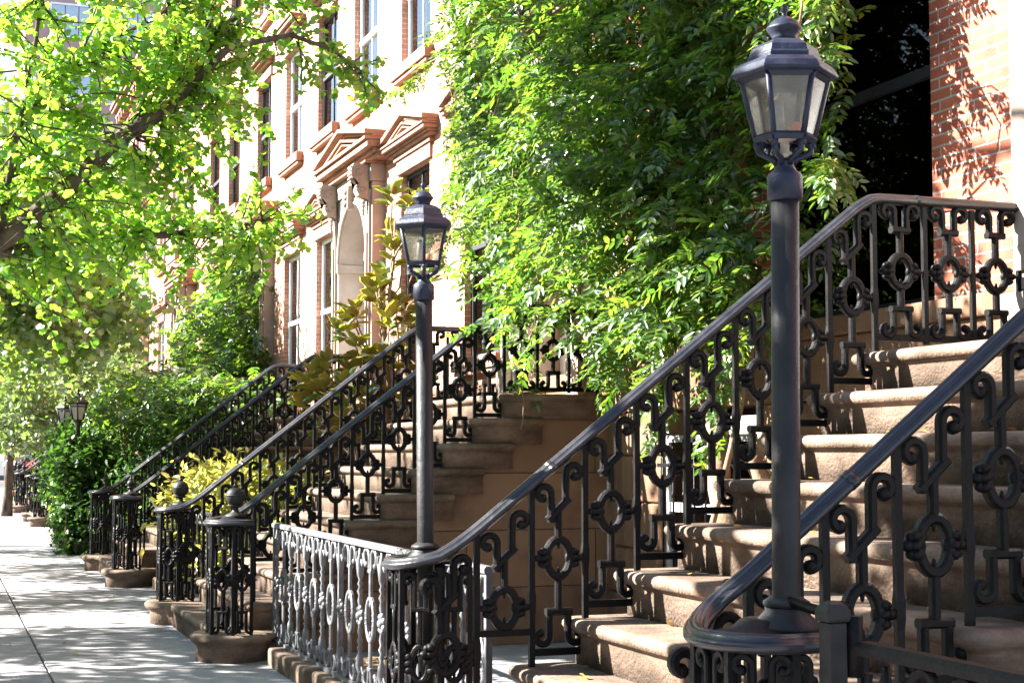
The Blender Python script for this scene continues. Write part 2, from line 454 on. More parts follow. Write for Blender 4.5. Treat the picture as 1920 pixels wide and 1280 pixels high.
def leaves(name, tmpl, P, D, Nn, S, mats, parent=None, two=False):
    """one mesh of many leaves: P base points, D pointing directions, Nn face normals, S lengths"""
    tv, tf = tmpl
    D = norm(D); Y = norm(np.cross(Nn, D)); Z = np.cross(D, Y)
    k = len(tv); n = len(P)
    def layer(off):
        V = P[:, None, :] + S[:, None, None] * (tv[None, :, 0:1] * D[:, None, :] + tv[None, :, 1:2] * Y[:, None, :] + tv[None, :, 2:3] * Z[:, None, :])
        return V + off * Z[:, None, :]
    F = np.array(tf)
    V = layer(0.0).reshape(-1, 3)
    I = (np.arange(n)[:, None, None] * k + F[None]).reshape(-1, 4)
    mi = np.zeros(len(I), dtype=np.int32)
    if two:
        V2 = layer(-0.003).reshape(-1, 3)
        I2 = (np.arange(n)[:, None, None] * k + F[None, :, ::-1]).reshape(-1, 4) + len(V)
        V = np.concatenate([V, V2]); I = np.concatenate([I, I2])
        mi = np.concatenate([mi, np.ones(len(I2), dtype=np.int32)])
    me = bpy.data.meshes.new(name)
    me.vertices.add(len(V)); me.vertices.foreach_set('co', V.astype(np.float32).ravel())
    me.loops.add(I.size); me.loops.foreach_set('vertex_index', I.astype(np.int32).ravel())
    me.polygons.add(len(I))
    me.polygons.foreach_set('loop_start', np.arange(0, I.size, 4, dtype=np.int32))
    me.polygons.foreach_set('loop_total', np.full(len(I), 4, dtype=np.int32))
    for m in (mats if isinstance(mats, (list, tuple)) else [mats]): me.materials.append(m)
    me.polygons.foreach_set('material_index', mi)
    me.update(calc_edges=True)
    me.validate()
    return place(name, me, parent)

def rnd(n, s=1.0):
    return RNG.normal(0, s, (n, 3))

def in_poly(poly, n):
    poly = np.array(poly); lo = poly.min(0); hi = poly.max(0); out = []
    tot = 0
    while tot < n:
        p = RNG.uniform(lo, hi, (n, 2))
        x, y = p[:, 0], p[:, 1]; ins = np.zeros(len(p), bool); j = len(poly) - 1
        for i in range(len(poly)):
            xi, yi = poly[i]; xj, yj = poly[j]
            c = ((yi > y) != (yj > y)) & (x < (xj - xi) * (y - yi) / (yj - yi + 1e-12) + xi)
            ins ^= c; j = i
        out.append(p[ins]); tot += ins.sum()
    return np.concatenate(out)[:n]

def sprays(P, D, length, nl, leaf, wid_angle=58):
    """pinnate leaves: returns leaflet base points, directions, normals, sizes"""
    n = len(P); D = norm(D)
    up = np.tile(np.array([[0, 0, 1.0]]), (n, 1)) + rnd(n, .35)
    S = norm(np.cross(D, up)); Nn = norm(np.cross(S, D))
    bp, bd, bn, bs = [], [], [], []
    for i in range(nl):
        t = 0.22 + 0.78 * (i // 2 + 1) / ((nl + 1) // 2)
        last = (i == nl - 1)
        sg = 1 if i % 2 else -1
        base = P + D * (length * t)[:, None] + np.array([[0, 0, -1.0]]) * ((t * t) * .16 * length)[:, None]
        a = rad(wid_angle)
        d = D if last else D * math.cos(a) + S * (sg * math.sin(a))
        d = d + np.array([[0, 0, -.22]]) + rnd(n, .16)
        bp.append(base); bd.append(d); bn.append(Nn + rnd(n, .30))
        bs.append(leaf * RNG.uniform(.75, 1.2, n) * (1.0 - 0.25 * abs(t - .6)))
    return np.concatenate(bp), np.concatenate(bd), np.concatenate(bn), np.concatenate(bs)

def crown_points(blobs, n, clumps=60, spread=.35):
    """points gathered in clumps inside a set of ellipsoids (cx,cy,cz,rx,ry,rz,weight)"""
    w = np.array([b[6] for b in blobs], float); w /= w.sum()
    per = RNG.multinomial(n, w)
    cl = RNG.multinomial(clumps, w)
    out = []
    for b, k, c in zip(blobs, per, cl):
        c = max(c, 3)
        u = norm(rnd(c)) * (RNG.uniform(.25, 1, (c, 1)) ** .5)
        cc = np.array(b[:3]) + u * np.array(b[3:6])
        idx = RNG.integers(0, c, k)
        q = cc[idx] + rnd(k) * spread * np.array([1, 1, .55])
        out.append(q)
    return np.concatenate(out)

def branch_path(a, b, k=7, sag=0.0, wob=.05):
    a = Vector(a); b = Vector(b); pts = []
    ln = (b - a).length
    for i in range(k):
        t = i / (k - 1)
        p = a.lerp(b, t)
        p.z += sag * math.sin(PI * t)
        if 0 < i < k - 1:
            p += Vector((random.uniform(-1, 1), random.uniform(-1, 1), random.uniform(-1, 1))) * wob * ln
        pts.append(tuple(p))
    return pts

# ------------------------------------------------------------------ setting
XF = 5.45            # brick front of the row
STOOPS = [(4.06, 0.0), (12.13, 0.10), (19.12, 0.12), (25.55, 0.12), (35.1, 0.12), (43.2, 0.12), (58.0, 0.6)]   # y of the near rail, shift into the lot
SEP = 2.45

g = MB(); g.box(-60, 260, -60, 420, -.40, -.16)
tag(obj('ground', g, M['asphalt']), kind='structure')
r_ = MB()
rows = [(-2.05, -0.62), (-0.612, 0.795), (0.812, 2.42), (2.428, 3.95), (3.958, 5.45)]
y = -6.0
k = 0
ycuts = [-6.0 + 1.49 * i for i in range(13)]
ycuts = [c - (ycuts[12] - 11.95) for c in ycuts] + [11.95 + 2.1 * (i + 1) for i in range(30)]
for (xa, xb) in rows:
    for i in range(len(ycuts) - 1):
        gp = 0.016 if abs(ycuts[i + 1] - 11.95) < .01 or abs(ycuts[i] - 11.95) < .01 else 0.005
        dz = random.uniform(-.002, .002)
        r_.box(xa, xb, ycuts[i] + gp, ycuts[i + 1] - gp, -.10, dz)
sw = tag(obj('sidewalk', r_, M['slab'], bev=0.006), kind='structure')
b_ = MB(); b_.box(-2.04, 5.6, -6.5, 76, -.16, -.02)
tag(obj('sidewalk_bed', b_, M['soil']), kind='structure')
c_ = MB(); c_.box(-2.22, -2.06, -6.5, 76, -.3, .002)
tag(obj('kerb', c_, M['curb'], bev=.015), kind='structure')

# ------------------------------------------------------------------ houses
def wall_grid(mb, x, y0, y1, z0, z1, holes, depth=0.2):
    """flat wall facing -x with rectangular holes (ya,yb,za,zb) and reveals"""
    ys = sorted({y0, y1, *[h[0] for h in holes], *[h[1] for h in holes]})
    zs = sorted({z0, z1, *[h[2] for h in holes], *[h[3] for h in holes]})
    ys = [v for v in ys if y0 <= v <= y1]; zs = [v for v in zs if z0 <= v <= z1]
    for i in range(len(ys) - 1):
        for j in range(len(zs) - 1):
            cy = (ys[i] + ys[i + 1]) / 2; cz = (zs[j] + zs[j + 1]) / 2
            if any(h[0] < cy < h[1] and h[2] < cz < h[3] for h in holes): continue
            mb.add([(x, ys[i], zs[j]), (x, ys[i], zs[j + 1]), (x, ys[i + 1], zs[j + 1]), (x, ys[i + 1], zs[j])], [(0, 1, 2, 3)], False)
    for (a, b, c, d) in holes:
        q = x + depth
        mb.add([(x, a, c), (q, a, c), (q, a, d), (x, a, d)], [(0, 1, 2, 3)], False)
        mb.add([(x, b, c), (x, b, d), (q, b, d), (q, b, c)], [(0, 1, 2, 3)], False)
        mb.add([(x, a, d), (q, a, d), (q, b, d), (x, b, d)], [(0, 1, 2, 3)], False)
        mb.add([(x, a, c), (x, b, c), (q, b, c), (q, a, c)], [(0, 1, 2, 3)], False)

def window(par, ya, yb, za, zb, frame='white', blind=None, glass='glass', transom=None, bars=2, depth=.08, sillm='trim', sill=True):
    fw = .055
    x0 = XF + depth; x1 = x0 + .06
    f = MB()
    f.box(x0, x1, ya + .002, ya + fw, za, zb); f.box(x0, x1, yb - fw, yb - .002, za, zb)
    f.box(x0, x1, ya + fw, yb - fw, zb - fw, zb - .002); f.box(x0, x1, ya + fw, yb - fw, za + .002, za + fw)
    zm = transom if transom else (za + zb) / 2
    f.box(x0 - .015, x1 - .005, ya + fw, yb - fw, zm - .035, zm + .035)
    if bars >= 2:
        f.box(x0 + .012, x1 - .012, (ya + yb) / 2 - .013, (ya + yb) / 2 + .013, zm + .035, zb - fw)
        f.box(x0 + .012, x1 - .012, (ya + yb) / 2 - .013, (ya + yb) / 2 + .013, za + fw, zm - .035)
    w = obj('window', f, M[frame], par)
    p = MB()
    p.box(x0 + .025, x0 + .031, ya + fw, yb - fw, za + fw, zm - .035); p.box(x0 + .025, x0 + .031, ya + fw, yb - fw, zm + .035, zb - fw)
    obj('pane', p, M[glass], w)
    if blind:
        b = MB()
        zb0 = za + (zb - za) * (1 - blind)
        nsl = max(3, int((zb - zb0) / .09))
        for i in range(nsl):
            q0 = zb0 + (zb - .06 - zb0) * i / nsl; q1 = zb0 + (zb - .06 - zb0) * (i + .97) / nsl
            b.box(x1 + .004, x1 + .010, ya + fw + .01, yb - fw - .01, q0, q1)
        obj('blind', b, M['blind'], w)
    if sill:
        s = MB()
        s.box(XF - .12, XF + depth, ya - .14, yb + .14, za - .15, za - .003)
        s.box(XF - .09, XF + .02, ya - .10, yb + .10, za - .20, za - .152)
        obj('sill', s, M[sillm], w, bev=.012)
    return w

def pediment(mb, xw, ya, yb, z0, h, proj, k=1.0):
    """low triangular pediment over a moulded cornice on the wall x=xw"""
    yc = (ya + yb) / 2
    zz = z0
    for i, (t, q) in enumerate([(.05, .50), (.04, .66), (.07, .90), (.035, 1.0)]):   # slabs stepping outward
        t *= k; o = (1 - q) * .12
        mb.box(xw - proj * q, xw, ya + o, yb - o, zz, zz + t - .002)
        zz += t
    for sgn in (-1, 1):                                                            # raking mouldings
        e = ya if sgn < 0 else yb
        for (t0, t1, q) in ((0.0, .045, .74), (.047, .10, 1.0)):
            poly = [(e, zz + t0 * .6), (yc, zz + h - .10 + t0), (yc, zz + h - .10 + t1), (e, zz + t1 * .9)]
            if sgn > 0: poly = poly[::-1]
            mb.prism(poly, 'x', xw - proj * q, xw)
    hw0 = (yb - ya) / 2 * .90; hh0 = (h - .10) * .97; cz = zz + hh0 * .30
    def tri(k2): return [(yc - hw0 * k2, cz - hh0 * .30 * k2 + .003), (yc + hw0 * k2, cz - hh0 * .30 * k2 + .003), (yc, cz + hh0 * .70 * k2)]
    for ka, kb, d in ((1.0, .80, .66), (.798, .60, .90), (.598, .44, .62), (.438, .30, .84)):   # stepped triangular frames
        A, B = tri(ka), tri(kb)
        for q in range(3):
            n2 = (q + 1) % 3
            mb.prism([A[q], A[n2], B[n2], B[q]], 'x', xw - proj * d, xw)
    mb.prism(tri(.298), 'x', xw - proj * .55, xw)
    return zz + h

def window_head(par, ya, yb, zt, ped=True, mat='trim'):
    h = MB()
    h.box(XF - .035, XF + .02, ya - .10, yb + .10, zt + .002, zt + .18)
    if ped:
        h.box(XF - .06, XF + .01, ya - .16, yb + .16, zt + .182, zt + .24)
        pediment(h, XF + .01, ya - .34, yb + .34, zt + .242, .30, .22, .72)
    else:
        zz = zt + .202
        for t, pr in ((.05, .10), (.05, .17), (.06, .23), (.03, .26)):
            h.box(XF - pr, XF + .01, ya - .10 - pr * .5, yb + .10 + pr * .5, zz, zz + t - .002); zz += t
    return obj('window_head', h, M[mat], par, bev=.006)

def scroll_bracket(mb, x, y, z0, z1, w=.17):
    """carved console bracket: two spirals joined by an S, on a wall facing -x"""
    h = z1 - z0
    pts = []
    for i in range(15):
        a = PI * 1.5 - 2.4 * PI * i / 14; r = .10 * (1 - .55 * i / 14)
        pts.append((x - .11 + r * math.cos(a), z1 - .14 + r * math.sin(a)))
    outline = [(x, z1), (x - .20, z1), (x - .235, z1 - .06), (x - .235, z1 - .16), (x - .20, z1 - .23), (x - .13, z1 - .27), (x - .10, z0 + .24),
               (x - .15, z0 + .20), (x - .165, z0 + .13), (x - .13, z0 + .06), (x - .07, z0 + .04), (x, z0)]
    mb.prism(outline[::-1], 'y', y - w / 2, y + w / 2)
    for yy in (y - w / 2, y + w / 2):
        for (cx, cz, R) in ((x - .125, z1 - .12, .085), (x - .085, z0 + .13, .06)):
            sp = []
            for i in range(22):
                a = 3.6 * PI * i / 21; r = R * (1 - .75 * i / 21)
                sp.append((cx + r * math.cos(a), yy, cz + r * math.sin(a)))
            mb.tube(sp, .013, 5)
    # ridges across the front and a leaf drop below
    for i in range(5):
        zz = z1 - .05 - i * .05
        mb.tube([(x - .235, y - w / 2 + .01, zz), (x - .235, y + w / 2 - .01, zz)], .014, 5)
    for i in range(4):
        mb.ellipsoid((x - .05, y, z0 - .02 - i * .05), (.035 - i * .005, .06 - i * .012, .035), 7, 4)

def door_surround(par, yc, doormat='door', mat='trimpale', hw=1.02, zland=2.07, zt=5.02):
    """projecting stone doorcase with arch, brackets and pediment"""
    ar = .75; x1 = XF; x0 = XF - .17
    zs = zt - ar - .06
    s = MB()
    n = 20
    # front plate with arched opening, as quads between the arch and the frame
    def arc(i):
        a = PI * i / n
        return (yc + ar * math.cos(a), zs + ar * 1.0 * math.sin(a))
    top = zt + .12
    for i in range(n):
        p, q = arc(i), arc(i + 1)
        s.add([(x0, p[0], p[1]), (x0, p[0], top), (x0, q[0], top), (x0, q[0], q[1])], [(3, 2, 1, 0)], False)
        s.add([(x0, p[0], p[1]), (x0, q[0], q[1]), (x0 + .62, q[0], q[1]), (x0 + .62, p[0], p[1])], [(0, 1, 2, 3)], True)
    for sg in (-1, 1):
        s.box(x0, x1 + .42, *sorted((yc + sg * ar, yc + sg * hw)), zland, zs if False else top)
        # moulded pilaster strips
        s.box(x0 - .035, x0 - .001, *sorted((yc + sg * (ar + .10), yc + sg * (hw - .05))), zland + .35, zt + .02)
        s.box(x0 - .06, x0 - .036, *sorted((yc + sg * (ar + .13), yc + sg * (hw - .08))), zland + .45, zt - .55)
        s.box(x0 - .07, x0 - .002, *sorted((yc + sg * (ar + .02), yc + sg * (hw + .03))), zland, zland + .34)
        s.box(x0 - .03, x0 + .5, *sorted((yc + sg * (ar - .03), yc + sg * (ar + .05))), zs - .10, zs + .02)
    # arch moulding
    for (r0, pr) in ((ar + .035, .03), (ar + .085, .018)):
        s.tube([(x0 - .005, yc + r0 * math.cos(PI * i / n), zs + r0 * math.sin(PI * i / n)) for i in range(n + 1)], pr, 6)
    # keystone with carved lumps
    s.prism([(yc - .09, zt - .12), (yc + .09, zt - .12), (yc + .13, zt + .20), (yc - .13, zt + .20)], 'x', x0 - .10, x0 - .002)
    for i in range(3): s.ellipsoid((x0 - .11, yc, zt - .04 + i * .08), (.035, .07, .05), 8, 5)
    # entablature
    s.box(x0 - .03, x1, yc - hw - .02, yc + hw + .02, top + .002, top + .23)
    zz = top + .232
    d = obj('door_surround', s, M[mat], par, bev=.006)
    b = MB()
    scroll_bracket(b, x0 - .036, yc - hw + .14, zt - .13, top + .23)
    obj('bracket', b, M[mat], d)
    b = MB()
    scroll_bracket(b, x0 - .036, yc + hw - .14, zt - .13, top + .23)
    obj('bracket', b, M[mat], d)
    p = MB()
    for i, (t, pr) in enumerate([(.03, .12)]):
        p.box(x0 - pr, x1, yc - hw - pr * .6, yc + hw + pr * .6, zz, zz + t - .002); zz += t
    pediment(p, x1, yc - hw - .44, yc + hw + .44, zz, .36, .40, 1.25)
    obj('pediment', p, M['trim'], d, bev=.006)
    # door leaf and side panels set back inside the arch
    q = MB()
    xd = x0 + .50
    pts = [(yc + ar * math.cos(PI * i / n), zs + ar * math.sin(PI * i / n)) for i in range(n + 1)]
    q.prism([(yc - ar, zland)] + [(yc + ar, zland)] + pts, 'x', xd, xd + .05)
    for (a, b2, c, d2) in ((-.62, -.06, .25, 1.0), (.06, .62, .25, 1.0), (-.62, -.06, 1.12, 2.1), (.06, .62, 1.12, 2.1)):
        q.box(xd - .02, xd - .002, yc + a, yc + b2, zland + c, zland + d2)
    dd = obj('door', q, M[doormat], par, bev=.008)
    kn = MB(); kn.lathe([(.005, 0), (.028, .01), (.034, .03), (.02, .05), (.004, .06)], (0, 0, 0), 10)
    kn.xform(lambda x, y, z: (xd - .02 - z, yc - .02 + y, zland + 1.05 + x))
    obj('handle', kn, M['brass'], dd)
    return d

def house(y0, y1, door_y, wins, brick, label, first=False, zt=5.03, doormat='door', height=12.6, doorcase=True, base_wins=(), hw=1.02):
    t = thing('brick_house', label, 'house', (0, 0, 0), 'row houses along the pavement')
    holes = []
    zl = 2.46 if first else 2.30
    for w in wins: holes.append((w['a'], w['b'], w['c'], w['d']))
    up = []
    for yc in ([w_['a'] / 2 + w_['b'] / 2 for w_ in wins] + [door_y]):
        up.append((yc - .62, yc + .62, 6.46, 8.32)); up.append((yc - .60, yc + .60, 9.5, 11.2))
    wl = MB()
    allh = holes + up
    wall_grid(wl, XF, y0, y1, zl, height, allh + ([(door_y - .88, door_y + .88, zl, zt + .06)] if doorcase else []), .24)
    x2 = XF + 9.0
    wl.add([(XF, y0, zl), (x2, y0, zl), (x2, y0, height), (XF, y0, height)], [(0, 1, 2, 3)], False)
    wl.add([(XF, y1, zl), (XF, y1, height), (x2, y1, height), (x2, y1, zl)], [(0, 1, 2, 3)], False)
    wl.add([(x2, y0, zl), (x2, y1, zl), (x2, y1, height), (x2, y0, height)], [(0, 1, 2, 3)], False)
    obj('wall', wl, M[brick], t)
    rf = MB(); rf.box(XF - .02, x2 + .02, y0, y1, height + .002, height + .12)
    zz = height - .62
    for tt, pr in ((.12, .10), (.14, .18), (.16, .34), (.10, .46), (.10, .52)):
        rf.box(XF - pr, XF - .001, y0 + .002, y1 - .002, zz, zz + tt - .002); zz += tt
    yb = y0 + .3
    while yb < y1 - .2:
        rf.box(XF - .32, XF - .185, yb, yb + .14, height - .58, height - .37); yb += .62
    obj('roof', rf, M['trim'], t)
    # rusticated stone basement
    bs = MB()
    bh = [(w[0], w[1], w[2], w[3]) for w in base_wins]
    zc = [-.05, .42, .80, 1.18, 1.56, 1.92]
    for i in range(len(zc) - 1):
        za, zb = zc[i], zc[i + 1]
        segs = [(y0, y1)]
        for h in bh:
            if h[2] < zb - .02 and h[3] > za + .02:
                ns = []
                for (a, b) in segs:
                    if h[1] <= a or h[0] >= b: ns.append((a, b)); continue
                    if h[0] > a: ns.append((a, h[0]))
                    if h[1] < b: ns.append((h[1], b))
                segs = ns
        for (a, b) in segs: bs.box(XF - .06, XF + .3, a + .003, b - .003, za + .008, zb - .008)
    bs.box(XF - .035, XF + .29, y0 + .01, (bh[0][0] - .0) if bh else y1 - .01, 0, 1.9)
    if bh: bs.box(XF - .035, XF + .29, bh[-1][1], y1 - .01, 0, 1.9)
    bs.box(XF - .055, XF + .3, y0 + .004, y1 - .004, 1.922, zl - .13)
    bs.box(XF - .10, XF + .3, y0 + .004, y1 - .004, zl - .128, zl - .002)
    obj('basement_wall', bs, M['stone'], t, bev=.012)
    for h in bh:
        w = window(t, h[0], h[1], h[2], h[3], 'shadeframe', .45, 'glass', depth=-.02, sill=False)
        gr = MB()
        for i in range(9):
            yy = h[0] + (h[1] - h[0]) * (i + .5) / 9
            gr.tube([(XF - .085, yy, h[2] + .02), (XF - .085, yy, h[3] - .03)], .009, 6)
            gr.ellipsoid((XF - .085, yy, (h[2] + h[3]) / 2 + .1), (.018, .018, .03), 6, 4)
        for zq in (h[2] + .06, h[3] - .25): gr.box(XF - .095, XF - .075, h[0], h[1], zq, zq + .03)
        obj('window_grille', gr, M['iron'], t)
    for w_ in wins:
        w = window(t, w_['a'], w_['b'], w_['c'], w_['d'], w_.get('frame', 'white'), w_.get('blind', .0), w_.get('glass', 'glass'), w_.get('transom'), w_.get('bars', 2), w_.get('depth', .08), 'trim', w_.get('sill', True))
        if w_.get('head', True): window_head(w, w_['a'], w_['b'], w_['d'], True)
    for u in up:
        w = window(t, *u, 'white' if random.random() < .75 else 'darkframe', random.choice([.55, .75, 1.0, 1.0]))
        window_head(w, u[0], u[1], u[3], False)
    if doorcase: door_surround(t, door_y, doormat, zt=zt, hw=hw)
    return t

house(2.2, 11.75, 5.24, [dict(a=7.52, b=9.6, c=2.47, d=5.4, frame='darkframe', glass='darkglass', transom=3.90, bars=1, head=False, depth=.17, sill=False),
                         dict(a=10.0, b=11.35, c=2.47, d=5.4, frame='darkframe', glass='darkglass', transom=3.9, bars=1, head=False, depth=.17, sill=False)],
      'brick1', 'red brick house front with large dark window behind the hanging vine', True, base_wins=[(9.45, 11.05, .60, 1.72)], hw=1.36)
house(11.75, 19.10, 13.37, [dict(a=14.9, b=16.1, c=2.62, d=5.08, blind=.8, frame='darkframe'), dict(a=17.4, b=18.62, c=2.62, d=5.10, blind=.9, frame='darkframe')],
      'brick2', 'orange brick house between the vine and the arched pedimented doorway', base_wins=[(15.2, 16.4, .5, 1.7), (17.6, 18.8, .5, 1.7)])
house(19.10, 26.4, 20.40, [dict(a=22.0, b=23.25, c=2.62, d=4.86, blind=1.0), dict(a=24.4, b=25.62, c=2.62, d=4.86, blind=1.0)],
      'brick2', 'orange brick house with arched pedimented doorway and two white shuttered windows', base_wins=[(23.0, 24.2, .5, 1.7)])
house(26.4, 34.0, 27.5, [dict(a=29.9, b=31.1, c=2.62, d=5.0, blind=.3), dict(a=32.2, b=33.4, c=2.62, d=5.0, blind=.5)],
      'brick2', 'pale brick house with climber on its wall beyond the shuttered windows', zt=5.2)
house(34.0, 42.0, 36.3, [dict(a=38.0, b=39.2, c=2.62, d=5.0, blind=.3), dict(a=40.3, b=41.5, c=2.62, d=5.0, blind=.6)],
      'brick2', 'far brick house half seen above the climber, second before the street end')
house(42.0, 50.0, 44.4, [dict(a=46.0, b=47.2, c=2.62, d=5.0, blind=.3), dict(a=48.3, b=49.5, c=2.62, d=5.0, blind=.6)],
      'brick1', 'farthest brick house of the row, glimpsed through the pale tree')

for k, (ya, yb, hh) in enumerate(((-14, 6, 9.6), (6, 27, 10.2), (27, 50, 9.8))):
    t = thing('brick_house', ['dark brick house front across the street behind the viewer', 'dark brick house front across the street, opposite the stoops', 'dark brick house front across the street, toward its far end'][k], 'house', (0, 0, 0), 'houses across the street')
    w_ = MB(); w_.box(-26, -17, ya + .01, yb - .01, -.2, hh); obj('wall', w_, M['stone'], t)
    yy = ya + 1.2
    while yy < yb - 2:
        for zz in (1.2, 4.4, 7.2):
            q = MB(); q.box(-16.995, -16.96, yy, yy + 1.2, zz, zz + 1.9); obj('window', q, M['darkframe'], t)
        yy += 2.6

# tall apartment tower beyond the row
tw = thing('apartment_tower', 'pink brick apartment tower with bluish windows rising behind the street tree', 'tower', (0, 0, 0))
t_ = MB(); t_.box(4.4, 12.3, 96, 112, -.1, 52); obj('wall', t_, M['tower'], tw)
for zf in range(3, 50, 4):
    for (ya, yb) in ((5.9, 8.3), (9.3, 11.9)):
        w = MB()
        for i in range(3):
            q0 = ya + (yb - ya) * i / 3 + .03; q1 = ya + (yb - ya) * (i + 1) / 3 - .03
            w.box(q0, q1, 95.93, 95.99, zf + .05, zf + 1.85)
        o = obj('window', w, M['towerglass'], tw)
        fr = MB(); fr.box(ya - .08, yb + .08, 95.9, 95.998, zf - .1, zf + .03); fr.box(ya - .08, yb + .08, 95.9, 95.998, zf + 1.87, zf + 2.0); fr.box(ya - .08, ya + .01, 95.9, 95.998, zf + .03, zf + 1.87); fr.box(yb - .01, yb + .08, 95.9, 95.998, zf + .03, zf + 1.87)
        obj('frame', fr, M['white'], o)
t_ = MB(); t_.box(12.35, 14.2, 97, 112, -.1, 52); obj('stair_shaft', t_, M['blind'], tw)
bl = thing('apartment_block', 'pale grey block closing the street in the far distance', 'building', (0, 0, 0))
t_ = MB(); t_.box(-22, 4.0, 118, 130, -.1, 19); obj('wall', t_, M['towerglass'], bl)
for zf in range(2, 18, 3):
    for i in range(9):
        w = MB(); w.box(-21 + i * 2.75, -19.4 + i * 2.75, 117.93, 117.99, zf, zf + 1.7); obj('window', w, M['darkframe'], bl)

# ------------------------------------------------------------------ stoops
RISE = .2075; TREAD = .262; XL = 4.33
def nose_x(i): return XL - TREAD * (10 - i)

def step_block(x0, x1, y0, y1, h, r=.05):
    """one brownstone step: riser, cove, bullnose top rounded on three sides"""
    m = MB()
    def foot(o):
        a, b, c, d = x0 - o, x1, y0 - o, y1 + o
        pts = [(b, c)]
        pts += [(a + r - r * math.sin(PI / 2 * i / 4), c + r - r * math.cos(PI / 2 * i / 4)) for i in range(5)]
        pts += [(a + r - r * math.cos(PI / 2 * i / 4), d - r + r * math.sin(PI / 2 * i / 4)) for i in range(5)]
        pts += [(b, d)]
        return pts[::-1]
    prof = [(0.0, 0.0), (0.0, h - .085), (.010, h - .070), (.026, h - .062), (.040, h - .052), (.048, h - .034), (.046, h - .018), (.036, h - .006), (.018, h), ]
    m.rings([[(px, py, z) for px, py in foot(o)] for o, z in prof], smooth=False)
    for i in range(len(m.sm)): m.sm[i] = len(m.f[i]) == 4
    return m

def first_step(y0, y1, h):
    """bottom step whose rounded ends carry the newels"""
    m = MB()
    def foot(o):
        R = .28 + o
        ya, yb = y0 - .14, y1 + .14
        near = [(2.08 + R * math.cos(rad(-10 - 236 * i / 18)), ya + R * math.sin(rad(-10 - 236 * i / 18))) for i in range(19)]
        far = [(x, yb + ya - y) for x, y in near][::-1]
        return [(2.45, ya - .05)] + near + far + [(2.45, yb + .05)]
    prof = [(0.0, -.02), (0.0, h - .10), (.012, h - .08), (.030, h - .066), (.046, h - .050), (.052, h - .032), (.046, h - .014), (.026, h - .002), (.012, h)]
    m.rings([[(px, py, z) for px, py in foot(o)][::-1] for o, z in prof], smooth=False)
    for i in range(len(m.sm)): m.sm[i] = len(m.f[i]) == 4
    return m

def make_stoop(label):
    """modelled with its near rail at local y=0 and its far rail at y=SEP"""
    t = thing('stone_stoop', label, 'stoop', (0, 0, 0), 'brownstone stoops')
    ya, yb = -.085, SEP + .085
    obj('step', first_step(0, SEP, RISE), M['tread'], t)
    sb = step_block(nose_x(2), nose_x(2) + .60, ya, yb, RISE + .004).mesh('step', M['tread'])
    for i in range(2, 10):
        place('step', sb, t, (TREAD * (i - 2), 0, RISE * (i - 1) - .002))
    obj('landing', step_block(nose_x(10), 5.60, ya, yb, RISE + .004), M['tread'], t, (0, 0, RISE * 9 - .002))
    sw = MB()
    poly = [(2.30, 0.0), (5.60, 0.0), (5.60, RISE * 9 - .004)]
    for i in range(10, 2, -1):
        poly += [(nose_x(i) + .075, RISE * (i - 1) - .006), (nose_x(i) + .075, RISE * (i - 2) - .006)]
    # two cheek walls with a core between, stone joints as thin grooves
    sw.prism(poly, 'y', ya + .035, yb - .035)
    o = obj('side_wall', sw, M['ashlar'], t)
    return t

# ------------------------------------------------------------------ iron railings
def scroll_points(u0, zb, zt, sg, r, turn=1.35, n=12):
    """vertical bar from zb up to zt that hooks over outward (sg) and curls in"""
    pts = [(u0, zb), (u0, zt - r)]
    cx = u0 + sg * r; cz = zt - r
    for i in range(1, n + 1):
        a = PI - turn * PI * i / n
        rr = r * (1 - .30 * max(0, i / n - .6) / .4)
        pts.append((cx + sg * rr * math.cos(a), cz + rr * math.sin(a)))
    return pts

def shear_pts(p, s): return [(u, z + s * u) for u, z in p]

